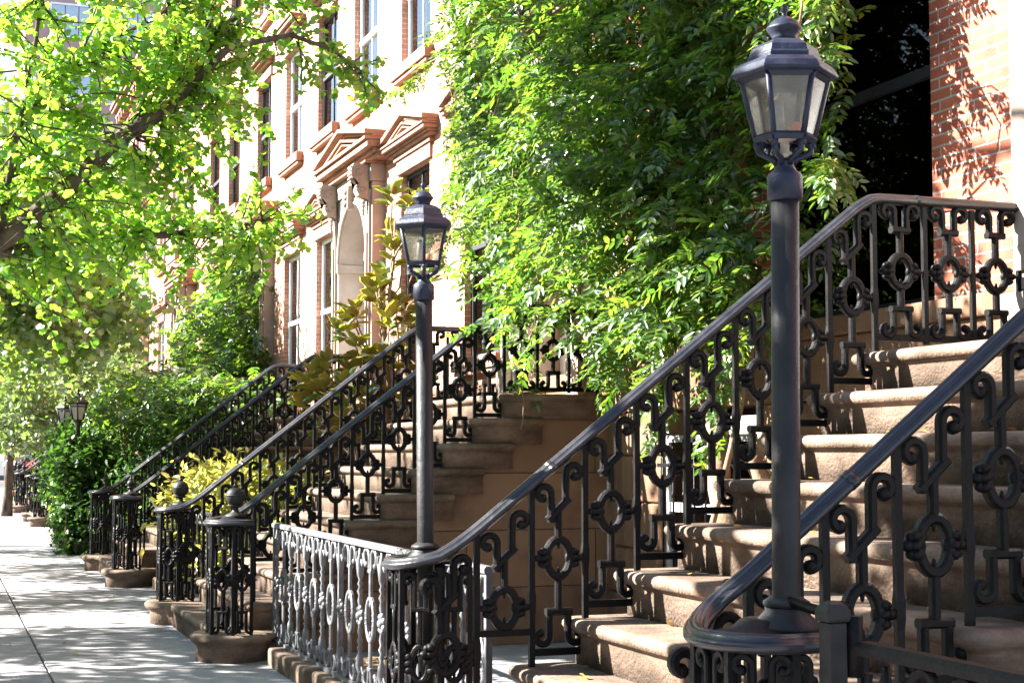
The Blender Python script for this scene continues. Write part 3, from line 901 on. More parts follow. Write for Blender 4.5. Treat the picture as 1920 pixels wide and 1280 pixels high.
def scroll_panel(shear=0.0, tc=.235, ht=.385, fc=-.235, hb=-.375, ring=(.058, .085), w=.034, d=.042, full=True, hk=.036, arm=.036, boss=True, double=False):
    """cast scroll panel with the ring centre at the origin, lying in the local xz plane"""
    m = MB()
    ru, rz_ = ring
    el = [(ru * math.cos(2 * PI * i / 20), rz_ * math.sin(2 * PI * i / 20)) for i in range(20)]
    m.ribbon(el, w * 1.05, d, True)
    # stem above the ring, with cross piece and two hooks
    m.ribbon([(0, rz_ + w * .3), (0, tc)], w * .95, d * .86)
    m.ribbon(shear_pts([(-arm - w * .5, tc + w * .1), (arm + w * .5, tc + w * .1)], shear * 1.15), w, d)
    for sg in (-1, 1):
        pts = scroll_points(sg * arm, tc - w * .2, ht, sg, hk)
        off = shear * 1.15 * sg * (arm + hk * .5)
        pts = [(u, z + off) for u, z in pts]
        m.ribbon(pts, w * .92, d * .93)
        e = pts[-1]
        m.ellipsoid((e[0] - sg * .004, 0, e[1] + .004), (w * .68, d * .62, w * .68), 8, 5)
        if boss:
            for dz, ru2 in ((-.030, .024), (0, .030), (.030, .024)):
                m.ellipsoid((sg * (ru + .012), 0, dz), (ru2, d * .74, .019), 8, 5)
            m.ellipsoid((sg * (ru + .038), 0, 0), (.026, d * .55, .019), 8, 5)
            m.ellipsoid((sg * (ru + .028), 0, .027), (.018, d * .5, .017), 6, 4)
            m.ellipsoid((sg * (ru + .028), 0, -.027), (.018, d * .5, .017), 6, 4)
            m.ellipsoid((sg * (ru + .060), 0, 0), (.014, .008, .007), 6, 4)
            m.ellipsoid((sg * (ru - .018), 0, 0), (.008, d * .4, .022), 6, 4)
    for sg in (-1, 1):
        m.ellipsoid((0, 0, sg * (rz_ - .026)), (.008, .010, .020), 6, 4)
    if full:
        m.ribbon([(0, -rz_ - w * .3), (0, fc)], w * .95, d * .86)
        m.ribbon([(-arm - w * .75, fc), (arm + w * .75, fc)], w * .95, d)
        for sg in (-1, 1):
            u0 = sg * (arm + w * .25)
            pts = [(u, -z) for u, z in scroll_points(u0, -fc - w * .1, -hb, sg, hk * .95, 1.25)]
            m.ribbon(pts, w * .90, d * .92)
            e = pts[-1]
            m.ellipsoid((e[0] - sg * .004, 0, e[1] - .003), (w * .62, d * .6, w * .62), 8, 5)
    return m

SL = .78
ME_STAIR = scroll_panel(SL, .215, .372, -.240, -.382).mesh('scroll_panel', M['iron'])
ME_SHORT = scroll_panel(SL, .215, .372, full=False).mesh('scroll_panel', M['iron'])
ME_LEVEL = scroll_panel(0, .205, .335, -.190, -.325, ring=(.060, .080)).mesh('scroll_panel', M['iron'])
ME_NEWEL = scroll_panel(0, .235, .395, -.240, -.395, ring=(.040, .076), w=.023, d=.024, hk=.026, arm=.026).mesh('scroll_panel', M['iron'])
RAILPROF = [(-.027, -.016), (-.036, -.008), (-.036, .004), (-.029, .010), (-.025, .008), (-.022, .022), (-.014, .027), (-.010, .024), (-.006, .031), (.006, .031), (.010, .024), (.014, .027), (.022, .022), (.025, .008), (.029, .010), (.036, .004), (.036, -.008), (.027, -.016), (.016, -.022), (-.016, -.022)]
NEWX = 2.03
NEWR = .20        # half depth of the newel cage
NEWA = .165       # its half width toward the street

def rail_top(x):
    if x > 4.33: return 2.876
    if x > 2.42: return 2.876 - SL * (4.33 - x)
    xa, xb = 1.93, 2.42; za, zb = 1.112, 2.876 - SL * (4.33 - 2.42)
    if x < xa: return za
    t = (x - xa) / (xb - xa); m = SL * (xb - xa)
    return (2 * t ** 3 - 3 * t ** 2 + 1) * za + (-2 * t ** 3 + 3 * t ** 2) * zb + (t ** 3 - t ** 2) * m

def make_railing(sg, label, NEWX=NEWX):
    """rail in the plane y=0; the newel cage stands outside (sg=-1 near side, +1 far side)"""
    t = thing('stair_railing', label, 'railing', (0, 0, 0), 'cast iron stoop railings')
    path = [(5.30, 0, 2.846), (4.46, 0, 2.846), (4.385, 0, 2.844), (4.345, 0, 2.838), (4.30, 0, 2.815), (4.25, 0, 2.782)]
    x = 4.10
    while x > NEWX + .03:
        path.append((x, 0, rail_top(x) - .030)); x -= .10 if x > 2.5 else .05
    zc = 1.112 - .030
    cy = sg * NEWR
    drop = rail_top(NEWX) - 1.112
    for i in range(0, 21):                         # the rail keeps falling round the front of the cage
        a = -PI / 2 - PI * i / 20
        path.append((NEWX + NEWA * math.cos(a), cy + sg * NEWR * math.sin(a), zc + drop * max(0, 1 - i / 9.0) ** 1.7))
    path += [(NEWX + .08, 2 * cy, zc), (NEWX + .15, 2 * cy, zc)]
    h = MB(); h.sweep(path, RAILPROF)
    for xx in (2.62, 4.62): 
        zq = rail_top(xx) - .03
        h.sweep([(xx - .012, 0, zq - .012 * (SL if xx < 4.3 else 0)), (xx + .012, 0, zq + .012 * (SL if xx < 4.3 else 0))], [(a * 1.08, b * 1.08) for a, b in RAILPROF])
    obj('handrail', h, M['rail'], t)
    # stair bays
    posts = [(nose_x(i + 1) + .03, RISE * i) for i in range(1, 10)]
    for (px, pz) in posts:
        b = MB(); zt = rail_top(px) - .045; w = .013
        zm = (pz + zt) / 2
        def sec(k, z): return [(px - w * k, -.011 * k, z), (px + w * k, -.011 * k, z), (px + w * k, .011 * k, z), (px - w * k, .011 * k, z)]
        b.rings([sec(1.25, pz - .005), sec(1.25, pz + .05), sec(1, pz + .06), sec(1, zm - .07), sec(1.25, zm - .035), sec(1.25, zm + .02), sec(1, zm + .05), sec(1, zt)], smooth=False)
        obj('post', b, M['iron'], t)
    for i in range(len(posts) - 1):
        (xa, za), (xb, zb) = posts[i], posts[i + 1]
        xc = (xa + xb) / 2
        bar = MB()
        if i == 0:
            zc2 = zb + .475
            place('scroll_panel', ME_SHORT, t, (xc, 0, zc2))
            bar.box(xa + .012, xb - .012, -.010, .010, zc2 - .125, zc2 - .095)
        else:
            zbar = zb + .085
            place('scroll_panel', ME_STAIR, t, (xc, 0, zbar + .398))
            bar.box(xa + .012, xb - .012, -.011, .011, zbar - .036, zbar - .004)
        obj('bottom_bar', bar, M['iron'], t)
    # level bays along the landing
    xs = [4.37, 4.66, 4.95, 5.24]
    zl = RISE * 10
    for px in xs[1:]:
        b = MB(); zt = 2.82
        b.box(px - .013, px + .013, -.011, .011, zl + .05, zt); obj('post', b, M['iron'], t)
    for i in range(3):
        place('scroll_panel', ME_LEVEL, t, ((xs[i] + xs[i + 1]) / 2, 0, 2.488))
    b = MB(); b.box(4.37, 5.25, -.012, .012, zl + .062, zl + .096); obj('bottom_bar', b, M['iron'], t)
    # bay between the first stair post and the newel
    place('scroll_panel', ME_SHORT, t, (2.12, 0, .70))
    # newel cage
    base = MB()
    ring = []
    for i in range(17):
        a = -PI / 2 - PI * i / 16
        ring.append((NEWX + NEWA * math.cos(a), cy + sg * NEWR * math.sin(a)))
    ring = [(NEWX + .16, 0)] + ring + [(NEWX + .16, 2 * cy)]
    if sg > 0: ring = ring[::-1]
    base.rings([[(x, y, .205) for x, y in ring], [(x, y, .235) for x, y in ring]], smooth=False)
    nb = obj('newel_base', base, M['iron'], t)
    ang = [-PI / 2, -PI / 2 - PI / 3, -PI / 2 - 2 * PI / 3, -PI / 2 - PI]
    corners = [(NEWX + .14, 0)] + [(NEWX + NEWA * math.cos(a), cy + sg * NEWR * math.sin(a)) for a in ang] + [(NEWX + .14, 2 * cy)]
    for (px, py) in corners:
        b = MB(); b.box(px - .012, px + .012, py - .012, py + .012, .236, 1.075); obj('post', b, M['iron'], t)
    for i in range(len(corners) - 1):
        (xa, ya), (xb, yb) = corners[i], corners[i + 1]
        ln = math.hypot(xb - xa, yb - ya)
        if ln < .13: continue
        place('scroll_panel', ME_NEWEL, t, ((xa + xb) / 2, (ya + yb) / 2, .655), math.atan2(yb - ya, xb - xa))
    cap = MB()
    cap.lathe([(.150, 0), (.150, .010), (.13, .016), (.10, .024), (.075, .046), (.062, .050), (.02, .050)], (NEWX + .03, cy, 1.085), 20)
    obj('newel_cap', cap, M['iron'], t)
    return t

def ball_finial(t, sg, small=False):
    cy = sg * NEWR; b = MB(); k = .62 if small else 1.0
    b.lathe([(.085, 0), (.08, .012), (.045, .03), (.026, .045), (.022, .065), (.040, .072), (.070 * k, .09)], (NEWX + .045, cy, 1.125), 18)
    r = .076 * k; z0 = 1.125 + .085 + r * .93
    prof = [(r * math.cos(a), r * math.sin(a)) for a in [(-65 + 150 * i / 12) * PI / 180 for i in range(13)]]
    b.lathe(prof, (NEWX + .045, cy, z0), 22)
    b.lathe([(r * 1.015, -.006), (r * 1.03, 0), (r * 1.015, .006)], (NEWX + .045, cy, z0 + r * .12), 22)
    b.lathe([(.022, 0), (.026, .008), (.012, .018), (.010, .03), (.014, .036), (.002, .056)], (NEWX + .045, cy, z0 + r * .985), 10)
    obj('ball_finial', b, M['pole'], t)
    c = MB()
    c.lathe([(.060, 0), (.052, .03), (.030, .05), (.026, .18), (.038, .2), (.026, .22), (.03, .42), (.04, .45), (.028, .48), (.024, .83)], (NEWX + .045, cy, .236), 12)
    obj('newel_column', c, M['iron'], t)

stoop_labels = ['wide brownstone stoop in the foreground with dappled shade on its treads',
                'brownstone stoop with brown side wall standing behind the second lamp post',
                'brownstone stoop leading to the arched pedimented doorway',
                'brownstone stoop hidden in ivy below the twin lanterns',
                'far brownstone stoop whose rounded bottom step juts past the ivy',
                'distant brownstone stoop near the white pavement end',
                'most distant brownstone stoop beside the red flowers']
near_labels = ['nearest iron railing, curling round the closest lamp post at right',
               'iron railing with large ball finial on its newel, in front of brown stoop wall',
               'iron railing with small ball finial in front of the arched doorway stoop',
               'iron railing swallowed by ivy under the nearer of the twin lanterns',
               'small far iron railing on the near side of the stoop past the ivy',
               'tiny iron railing on near side of a distant stoop beyond the ivy',
               'tiny iron railing beside the terracotta pots at the street end']
far_labels = ['iron railing climbing left of the foreground steps, meeting the grey fence',
              'iron railing with ball finial rising in front of the yellow green shrub',
              'farthest tall iron railing in front of the dark climber mound',
              'iron railing swallowed by ivy under the farther of the twin lanterns',
              'small far iron railing on the far side of the stoop past the ivy',
              'tiny iron railing on far side of a distant stoop beyond the ivy',
              'tiny iron railing behind the red flowers at the street end']
st0 = make_stoop(stoop_labels[0])
rn0 = make_railing(-1, near_labels[0], 2.18)
rf0 = make_railing(1, far_labels[0], 2.09)
rn1 = make_railing(-1, near_labels[1]); ball_finial(rn1, -1)
rf1 = make_railing(1, far_labels[1]); ball_finial(rf1, 1)
rn2 = copy_tree(rn1); rf2 = copy_tree(rf1)
for q, sgq in ((rn2, -1), (rf2, 1)):                 # the farther stoops carry smaller balls
    for ch in list(q.children):
        if ch.name.startswith(('ball_finial', 'newel_column')): bpy.data.objects.remove(ch)
    ball_finial(q, sgq, True)
for i, (yn, dx) in enumerate(STOOPS):
    if i == 0: s, a, b = st0, rn0, rf0
    elif i == 1: s, a, b = copy_tree(st0), rn1, rf1
    elif i == 2: s, a, b = copy_tree(st0), rn2, rf2
    else: s, a, b = copy_tree(st0), copy_tree(rn2), copy_tree(rf2)
    dz = -.035 if i else 0.0
    s.location = (dx, yn, 0); a.location = (dx, yn, dz if i else -.02); b.location = (dx, yn + SEP, dz)
    s['label'] = stoop_labels[i]; a['label'] = near_labels[i]; b['label'] = far_labels[i]

# ------------------------------------------------------------------ lamp posts of the first stoop
def lamp_post(label, x, y, z0, ztop, ang, lean=(0, 0), K=1.055, R=.0385):
    """pole rising from a newel cap; ztop = underside of the collar; ang = direction of a lantern corner"""
    t = thing('lamp_post', label, 'street lamp', (x, y, 0), 'lamp posts on the newels')
    p = MB(); p.lathe([(R, z0 - .9), (R, z0 + .02), (R * .985, ztop + .02)], (0, 0, 0), 24); obj('pole', p, M['pole'], t)
    fl = MB()
    fl.lathe([(.105, 0), (.10, .012), (.075, .035), (.060, .052), (.062, .060)], (0, 0, z0 - .050), 20)
    fl.lathe([(.062, 0), (.066, .006), (.066, .016), (.056, .022), (.044, .03)], (0, 0, z0 + .012), 20)
    obj('flange', fl, M['pole'], t)
    c = MB(); c.lathe([(.038, 0), (.046, .004), (.046, .066), (.043, .072), (.030, .082), (.024, .094), (.026, .102), (.02, .11)], (0, 0, ztop), 22)
    obj('collar', c, M['lampblue'], t)
    zb, zg, ze = ztop + .163, ztop + .322, ztop + .328
    rb, rt = .076, .114
    ph = ang
    def hexp(r, z): return [(r * math.cos(ph + PI / 3 * k), r * math.sin(ph + PI / 3 * k), z) for k in range(6)]
    a = MB()
    for k in range(6):
        q = ph + PI / 3 * k; cx, sx = math.cos(q), math.sin(q)
        prof = [(.020, .098), (.030, .112), (.052, .120), (.066, .128), (.070, .140), (.064, .148), (.070, .158)]
        a.tube([(r * cx, r * sx, ztop + z) for r, z in prof], [.010, .009, .008, .009, .008, .008, .010], 6)
        a.ellipsoid((.074 * cx, .074 * sx, ztop + .146), (.010, .010, .010), 6, 4)
    obj('bracket_arm', a, M['lampblue'], t)
    f = MB()
    B, T = hexp(rb, zb), hexp(rt, zg)
    for k in range(6):
        f.tube([B[k], T[k]], .0075, 6)
        n = (k + 1) % 6
        for (P, w) in ((B, .011), (T, .010)):
            f.tube([P[k], P[n]], w, 4, False)
    obj_f = obj('lantern_frame', f, M['lampblue'], t)
    for k in range(6):
        n = (k + 1) % 6
        g_ = MB()
        a4 = [Vector(B[k]), Vector(B[n]), Vector(T[n]), Vector(T[k])]
        cen = sum(a4, Vector()) / 4
        q = [cen + (v - cen) * .88 for v in a4]
        nn = (a4[1] - a4[0]).cross(a4[3] - a4[0]).normalized()
        v = [tuple(p_ + nn * .0012) for p_ in q] + [tuple(p_ - nn * .0012) for p_ in q]
        g_.add(v, [(0, 1, 2, 3), (7, 6, 5, 4), (0, 4, 5, 1), (1, 5, 6, 2), (2, 6, 7, 3), (3, 7, 4, 0)], False)
        pn = obj('pane', g_, M['lampglass'], t)
        # thin inner rim of each pane
        r_ = MB()
        q2 = [cen + (v_ - cen) * .90 for v_ in a4]
        for i in range(4): r_.tube([tuple(q2[i] + nn * .002), tuple(q2[(i + 1) % 4] + nn * .002)], .0035, 4, False)
        obj('pane_rim', r_, M['lampblue'], pn)
    rf = MB()
    hexes = [(.110, -.004), (.130, -.006), (.142, 0.0), (.142, .006), (.132, .022), (.114, .036), (.098, .040), (.098, .052), (.094, .056), (.088, .074), (.072, .086), (.052, .094), (.040, .098), (.03, .1)]
    rf.rings([hexp(r, ze + z) for r, z in hexes], smooth=False)
    obj('roof', rf, M['lampblue'], t, bev=.0022)
    dm = MB(); zd = ze + .098
    dm.lathe([(.034, 0), (.032, .010), (.038, .020), (.046, .030), (.047, .034), (.042, .040), (.040, .042), (.036, .050), (.026, .058), (.014, .064), (.007, .068), (.006, .078), (.011, .082), (.008, .088), (.011, .093), (.001, .102)], (0, 0, zd), 20)
    obj('finial', dm, M['lampblue'], t)
    b = MB()
    b.lathe([(.022, 0), (.026, .01), (.012, .02), (.012, .045), (.03, .05), (.03, .056), (.008, .06), (.008, .085)], (0, 0, zb - .05), 12)
    o = obj('burner', b, M['brass'], t)
    m_ = MB(); m_.lathe([(.012, 0), (.016, .01), (.016, .028), (.006, .034)], (.02, -.02, zb + .012), 10); obj('burner_tip', m_, M['orange'], o)
    m_ = MB(); m_.lathe([(.014, 0), (.016, .04), (.013, .085), (.004, .09)], (-.012, .012, zb + .02), 10); obj('mantle', m_, M['milk'], o)
    for ch in t.children:                      # lantern and collar a touch larger than the pole
        if ch.name.split('.')[0] not in ('pole', 'flange'):
            ch.scale = (K, K, K); ch.location = (0, 0, ztop * (1 - K))
    t.rotation_euler = (lean[0], lean[1], 0)
    return t

lamp_post('nearest black lamp post with six sided lantern in front of the foreground steps', 2.245, 3.83, 1.135, 2.30, rad(248 + 30), (0, rad(.6)), 1.10, .0405)
lamp_post('second lamp post with sunlit pole and lantern, in front of the magnolia', 2.10, 6.70, 1.135, 2.275, rad(254), (0, rad(-.7)), 1.03, .0385)

# twin lanterns in the ivy
def carriage_lantern(label, x, y, zb, ztop):
    t = thing('post_lantern', label, 'street lamp', (x, y, 0), 'twin lanterns above the ivy')
    p = MB(); p.lathe([(.035, .2), (.035, zb - .02), (.05, zb), (.03, zb + .02), (.03, zb + .06)], (0, 0, 0), 12); obj('pole', p, M['brown_black'], t)
    H = ztop - zb
    z0, z1, z2 = zb + .05, zb + H * .62, ztop
    ph = rad(20)
    def sq(r, z): return [(r * math.cos(ph + PI / 3 * k), r * math.sin(ph + PI / 3 * k), z) for k in range(6)]
    f = MB()
    f.rings([sq(.05, z0 - .06), sq(.07, z0), sq(.085, z0 + .012)], smooth=False)
    A, B = sq(.088, z0 + .01), sq(.150, z1)
    for k in range(6):
        f.tube([A[k], B[k]], .012, 5); f.tube([B[k], B[(k + 1) % 6]], .012, 4)
        c1 = Vector(A[k]).lerp(Vector(B[k]), .82); c2 = Vector(A[(k + 1) % 6]).lerp(Vector(B[(k + 1) % 6]), .82)
        f.tube([tuple(c1), tuple(c2)], .008, 4)
    obj('lantern_frame', f, M['brown_black'], t)
    g_ = MB(); g_.rings([sq(.080, z0 + .02), sq(.140, z1 - .012)], smooth=False); obj('pane', g_, M['milk'], t)
    r = MB(); r.rings([sq(.165, z1 + .0), sq(.185, z1 + .012), sq(.175, z1 + .03), sq(.10, z1 + H * .17), sq(.045, z1 + H * .25), sq(.03, z1 + H * .27)], smooth=False)
    r.lathe([(.03, 0), (.035, .02), (.018, .035), (.016, .05), (.026, .065), (.004, .10)], (0, 0, z1 + H * .27), 10)
    obj('roof', r, M['brown_black'], t)
    return t
carriage_lantern('nearer of the twin dark lanterns with white panes standing in ivy', 2.10, 25.35, 2.05, 2.56)
carriage_lantern('farther of the twin dark lanterns with white panes standing in ivy', 2.10, 28.05, 2.05, 2.55)

# ------------------------------------------------------------------ fences
def fence_unit():
    """oval scroll panel beside a turned spindle; half metre wide"""
    m = scroll_panel(0, .275, .405, -.285, -.395, ring=(.085, .122), w=.026, d=.026, hk=.060, arm=.022, boss=False)
    for sg in (-1, 1):                                    # second stem line and little bosses in the oval
        m.ellipsoid((0, 0, sg * .085), (.014, .012, .02), 6, 4)
        for dz in (-.03, 0, .03): m.ellipsoid((sg * .082, 0, dz), (.018, .018, .013), 6, 4)
        m.ribbon([(sg * .012, sg * .12), (sg * .012, sg * .27)], .010, .014)
    s = len(m.v)
    prof = [(.010, -.40), (.022, -.37), (.012, -.34), (.028, -.29), (.024, -.24), (.010, -.21), (.020, -.19), (.010, -.17), (.022, -.145), (.011, -.12), (.018, -.09), (.012, -.06), (.012, .06), (.018, .09), (.011, .12), (.022, .145), (.010, .17), (.020, .19), (.010, .21), (.022, .24), (.030, .31), (.016, .36), (.010, .40)]
    m.lathe([(r * .95, z) for r, z in prof], (.25, 0, 0), 8)
    for a in range(7):
        q = a * 2 * PI / 7
        m.ellipsoid((.25 + .046 * math.cos(q), 0, .046 * math.sin(q)), (.027, .016, .020), 6, 4)
    m.ellipsoid((.25, 0, 0), (.03, .03, .03), 8, 5)
    for sg in (-1, 1):
        for kx in (-1, 1):
            pts = [(.25 + kx * .03, sg * .33), (.25 + kx * .06, sg * .30), (.25 + kx * .085, sg * .33), (.25 + kx * .075, sg * .375)]
            m.ribbon(pts, .016, .018)
    return m
ME_FU = {'fence': fence_unit().mesh('fence_panel', M['fence']), 'iron': fence_unit().mesh('fence_panel', M['iron'])}

def fence(label, x, ya, yb, z0, z1, mat, posts):
    t = thing('iron_fence', label, 'fence', (x, ya, 0), 'area fences between the stoops')
    ln = yb - ya
    r = MB(); r.sweep([(0, 0, z1 - .02), (0, ln, z1 - .02)], [(-.026, -.016), (-.028, .006), (-.018, .018), (.018, .018), (.028, .006), (.026, -.016)], smooth=False)
    obj('top_rail', r, M[mat], t)
    r = MB(); r.box(-.022, .022, 0, ln, z0, z0 + .03); obj('bottom_rail', r, M[mat], t)
    for py in posts:
        b = MB(); b.box(-.016, .016, py - ya - .016, py - ya + .016, -.02, z1 - .03); obj('post', b, M[mat], t)
    n = max(1, round(ln / .5)); st = ln / n
    H = z1 - z0
    for i in range(n):
        o = place('fence_panel', ME_FU[mat], t, (0, st * (i + .30), (z0 + z1) / 2 - .01), PI / 2)
        o.scale = (st / .5, 1, (H - .05) / .83)
    return t
fence('sunlit grey iron fence with ovals and turned spindles beside the sidewalk', 2.50, 7.0, 12.0, .12, 1.04, 'fence', (7.02, 9.9, 11.98))
fence('shaded black iron fence between the two ball finials', 2.55, 15.1, 18.7, .12, 1.0, 'iron', (15.12, 18.68))
fence('flat railed black fence starting at the square gate post in the corner', 2.24, 1.0, 3.42, .12, 1.10, 'iron', (1.02, 2.6))
gp = thing('gate_post', 'square capped black gate post beside the nearest lamp post', 'gate post', (2.20, 3.50, 0))
b = MB(); b.box(-.027, .027, -.027, .027, 0, 1.14); obj('post', b, M['pole'], gp, bev=.004)
b = MB(); b.rings([[(-q, -q, z), (q, -q, z), (q, q, z), (-q, q, z)] for q, z in ((.032, 1.142), (.034, 1.150), (.034, 1.170), (.024, 1.188), (.010, 1.195))], smooth=False); obj('cap', b, M['pole'], gp, bev=.003)
b = MB(); b.tube([(.045, .30, 1.165), (.05, .10, 1.15), (.052, -.02, 1.135)], .015, 10); b.tube([(.052, -.02, 1.0), (.052, -.02, 1.155)], .022, 10); obj('hinge', b, M['iron'], gp)

def kerb_stone(label, x0, x1, y0, y1, h):
    b = MB(); b.box(x0, x1, y0, y1, -.03, h)
    return tag(obj('kerb_stone', b, M['tread'], bev=.02), label, 'kerb stone', 'stones under the area fence')
kerb_stone('pale kerb stone at the foot of the grey fence, next to the rounded step', 2.36, 2.72, 10.35, 11.55, .13)
kerb_stone('pale kerb stone at the foot of the grey fence, cut off by the photo edge', 2.41, 2.74, 7.3, 10.33, .115)
kerb_stone('shaded kerb stone under the black fence between ball finials', 2.42, 2.76, 15.1, 18.55, .13)

# hand hook standing on the grey fence
b = MB(); b.tube([(2.5, 8.02, 1.02), (2.5, 8.02, 1.13), (2.5, 8.0, 1.145), (2.5, 7.98, 1.14)], .009, 8)
tag(obj('latch_rod', b, M['fence']), 'short bent rod sticking up from the grey fence rail', 'latch')

# soil bed and things in the areaways
for (ya, yb, lab) in ((8.6, 11.2, 'bare soil bed with fallen leaves behind the grey fence'), (15.1, 18.6, 'soil bed under the yellow green shrub'), (22.2, 25.2, 'soil bed under the dark climber mound')):
    b = MB(); b.box(2.72, 3.3 if ya < 9 else 5.0, ya, yb, -.02, .07)
    tag(obj('soil_bed', b, M['soil'], bev=.02), lab, 'soil bed')
# hose lying in the areaway
b = MB(); b.tube(branch_path((3.5, 8.6, .03), (4.9, 7.6, .03), 8, 0, .06), .016, 8)
tag(obj('garden_hose', b, M['iron']), 'black hose lying on the areaway paving behind the railing', 'hose')

# fallen leaves on the pavement and steps
n = 260
P = np.column_stack([np.concatenate([RNG.uniform(.3, 2.4, 150), RNG.uniform(2.75, 3.25, 110)]), np.concatenate([RNG.uniform(8, 30, 150), RNG.uniform(8.7, 11.1, 110)]), np.concatenate([np.full(150, .012), np.full(110, .085)])])
tq = RNG.integers(1, 9, 70)
P[:70] = np.column_stack([4.33 - .262 * (10 - tq) + RNG.uniform(.06, .24, 70), RNG.uniform(4.3, 6.4, 70), .2075 * tq + .014])
o = leaves('fallen_leaves', FAN, P, np.column_stack([RNG.normal(0, 1, n), RNG.normal(0, 1, n), RNG.normal(0, .1, n)]), np.tile([[0, 0, 1.]], (n, 1)) + rnd(n, .25), RNG.uniform(.022, .04, n), M['litter'])
tag(o, 'scattered dry leaves on the pavement and soil', 'fallen leaves', kind='stuff')

# far pots and flowers
for i, (x, y, r, h, lab) in enumerate([(2.75, 56.0, .30, .30, 'terracotta bowl at the foot of the most distant steps'), (3.05, 54.2, .26, .55, 'tall terracotta pot with red flowers at the street end')]):
    t = thing('flower_pot', lab, 'flower pot', (x, y, 0))
    b = MB(); b.lathe([(r * .6, 0), (r * .95, h * .8), (r, h * .82), (r, h), (r * .88, h), (r * .8, h * .8)], (0, 0, 0), 16); obj('pot', b, M['terra'], t)
    if i == 1:
        Pq = crown_points([(0, 0, 1.0, .35, .35, .25, 1)], 160, 12, .08)
        leaves('petals', IVYL, Pq, rnd(160), rnd(160), RNG.uniform(.07, .13, 160), M['red'], t)
        Pq = crown_points([(0, 0, .75, .35, .35, .2, 1)], 260, 12, .1)
        leaves('foliage', IVYL, Pq, rnd(260), rnd(260), RNG.uniform(.07, .13, 260), M['ivy'], t)

# ------------------------------------------------------------------ the big wisteria on the first house
wt = thing('wisteria_vine', 'huge sunlit wisteria hanging over the house front between the two lamp posts', 'climbing plant', (5.3, 9.0, 0))
VP_ = [(15.5, 6.5), (15.3, 5.5), (15.1, 4.7), (14.7, 4.0), (13.9, 3.65), (13.3, 3.4), (12.7, 3.05), (12.2, 2.75), (11.5, 2.62), (10.6, 2.42), (9.9, 2.42), (9.1, 2.38), (8.6, 2.55), (8.35, 2.85), (8.3, 3.3), (8.45, 3.7), (8.35, 4.0), (7.9, 4.25), (7.9, 4.6), (8.9, 5.6), (10.2, 7.6), (12.5, 8.2), (14.5, 8.2), (15.7, 7.6)]
yz = np.concatenate([in_poly(VP_, 4300), in_poly([(10.6, 2.45), (9.9, 2.45), (9.1, 2.42), (8.6, 2.6), (8.2, 2.9), (8.05, 3.4), (8.1, 4.0), (7.6, 4.3), (7.75, 4.8), (9.0, 5.8), (10.8, 6.5)], 1500)])
n = len(yz)
# clumpy relief: the vine bulges out toward the street
bul = .5 + .5 * np.sin(yz[:, 0] * 2.3 + 1.0) * np.sin(yz[:, 1] * 2.9 + .4) + .35 * np.sin(yz[:, 0] * 5.1) * np.sin(yz[:, 1] * 4.3)
dep = RNG.uniform(0, 1, n) ** .7
edge = np.clip((15.0 - yz[:, 0]) / 3.2, .12, 1) * np.clip((yz[:, 0] - 7.6) / 1.5, .3, 1)
P = np.column_stack([5.30 - dep * (.25 + (.25 + .80 * np.clip(bul, 0, 1.3)) * edge), yz[:, 0] - .25 * (1 - edge), yz[:, 1]])
D = np.column_stack([RNG.normal(-.75, .45, n), RNG.normal(-.15, .75, n), RNG.normal(-.40, .42, n)])
bp, bd, bn, bs = sprays(P, D, RNG.uniform(.22, .36, n), 11, .088)
leaves('foliage', LEAFLET, bp, bd, bn, bs, M['wisteria'], wt)
wt.location = (0, 0, 0)
# hanging tips along the lower edge and loose runners
hang = [((4.95, 12.75, 2.75), (4.70, 12.1, 2.18)), ((5.0, 11.2, 2.6), (4.85, 10.95, 2.16)), ((5.0, 10.4, 2.5), (4.75, 10.5, 2.12)), ((4.95, 9.6, 2.6), (4.7, 9.75, 2.05)), ((5.0, 8.9, 2.5), (4.8, 8.95, 2.0)),
        ((5.05, 14.9, 4.4), (4.85, 15.3, 3.85)), ((5.1, 15.2, 5.9), (4.9, 16.7, 5.75)), ((5.0, 15.0, 4.0), (4.8, 15.3, 3.45)),
        ((5.0, 8.0, 4.25), (4.6, 7.25, 4.15)), ((5.0, 7.95, 4.0), (4.65, 7.5, 3.85)), ((5.05, 7.9, 3.3), (4.8, 7.55, 3.2)), 
        ((5.0, 9.3, 2.3), (4.9, 9.2, 1.65)), ((5.0, 10.2, 2.3), (4.95, 10.1, 1.7)), ((4.9, 8.5, 2.6), (4.6, 8.35, 2.25))]
hp, hd, stem = [], [], MB()
for a, b_ in hang:
    pts = branch_path(a, b_, 9, .05, .03); stem.tube(pts, [.008] * 5 + [.005] * 4, 5)
    for q in pts[1:]:
        for k in range(3):
            hp.append(np.array(q)); hd.append(np.array([random.gauss(-.5, .5), random.gauss(0, .7), random.gauss(-.5, .4)]))
hp = np.array(hp); hd = np.array(hd)
bp, bd, bn, bs = sprays(hp, hd, RNG.uniform(.16, .26, len(hp)), 11, .075)
leaves('hanging_foliage', LEAFLET, bp, bd, bn, bs, M['wisteria'], wt)
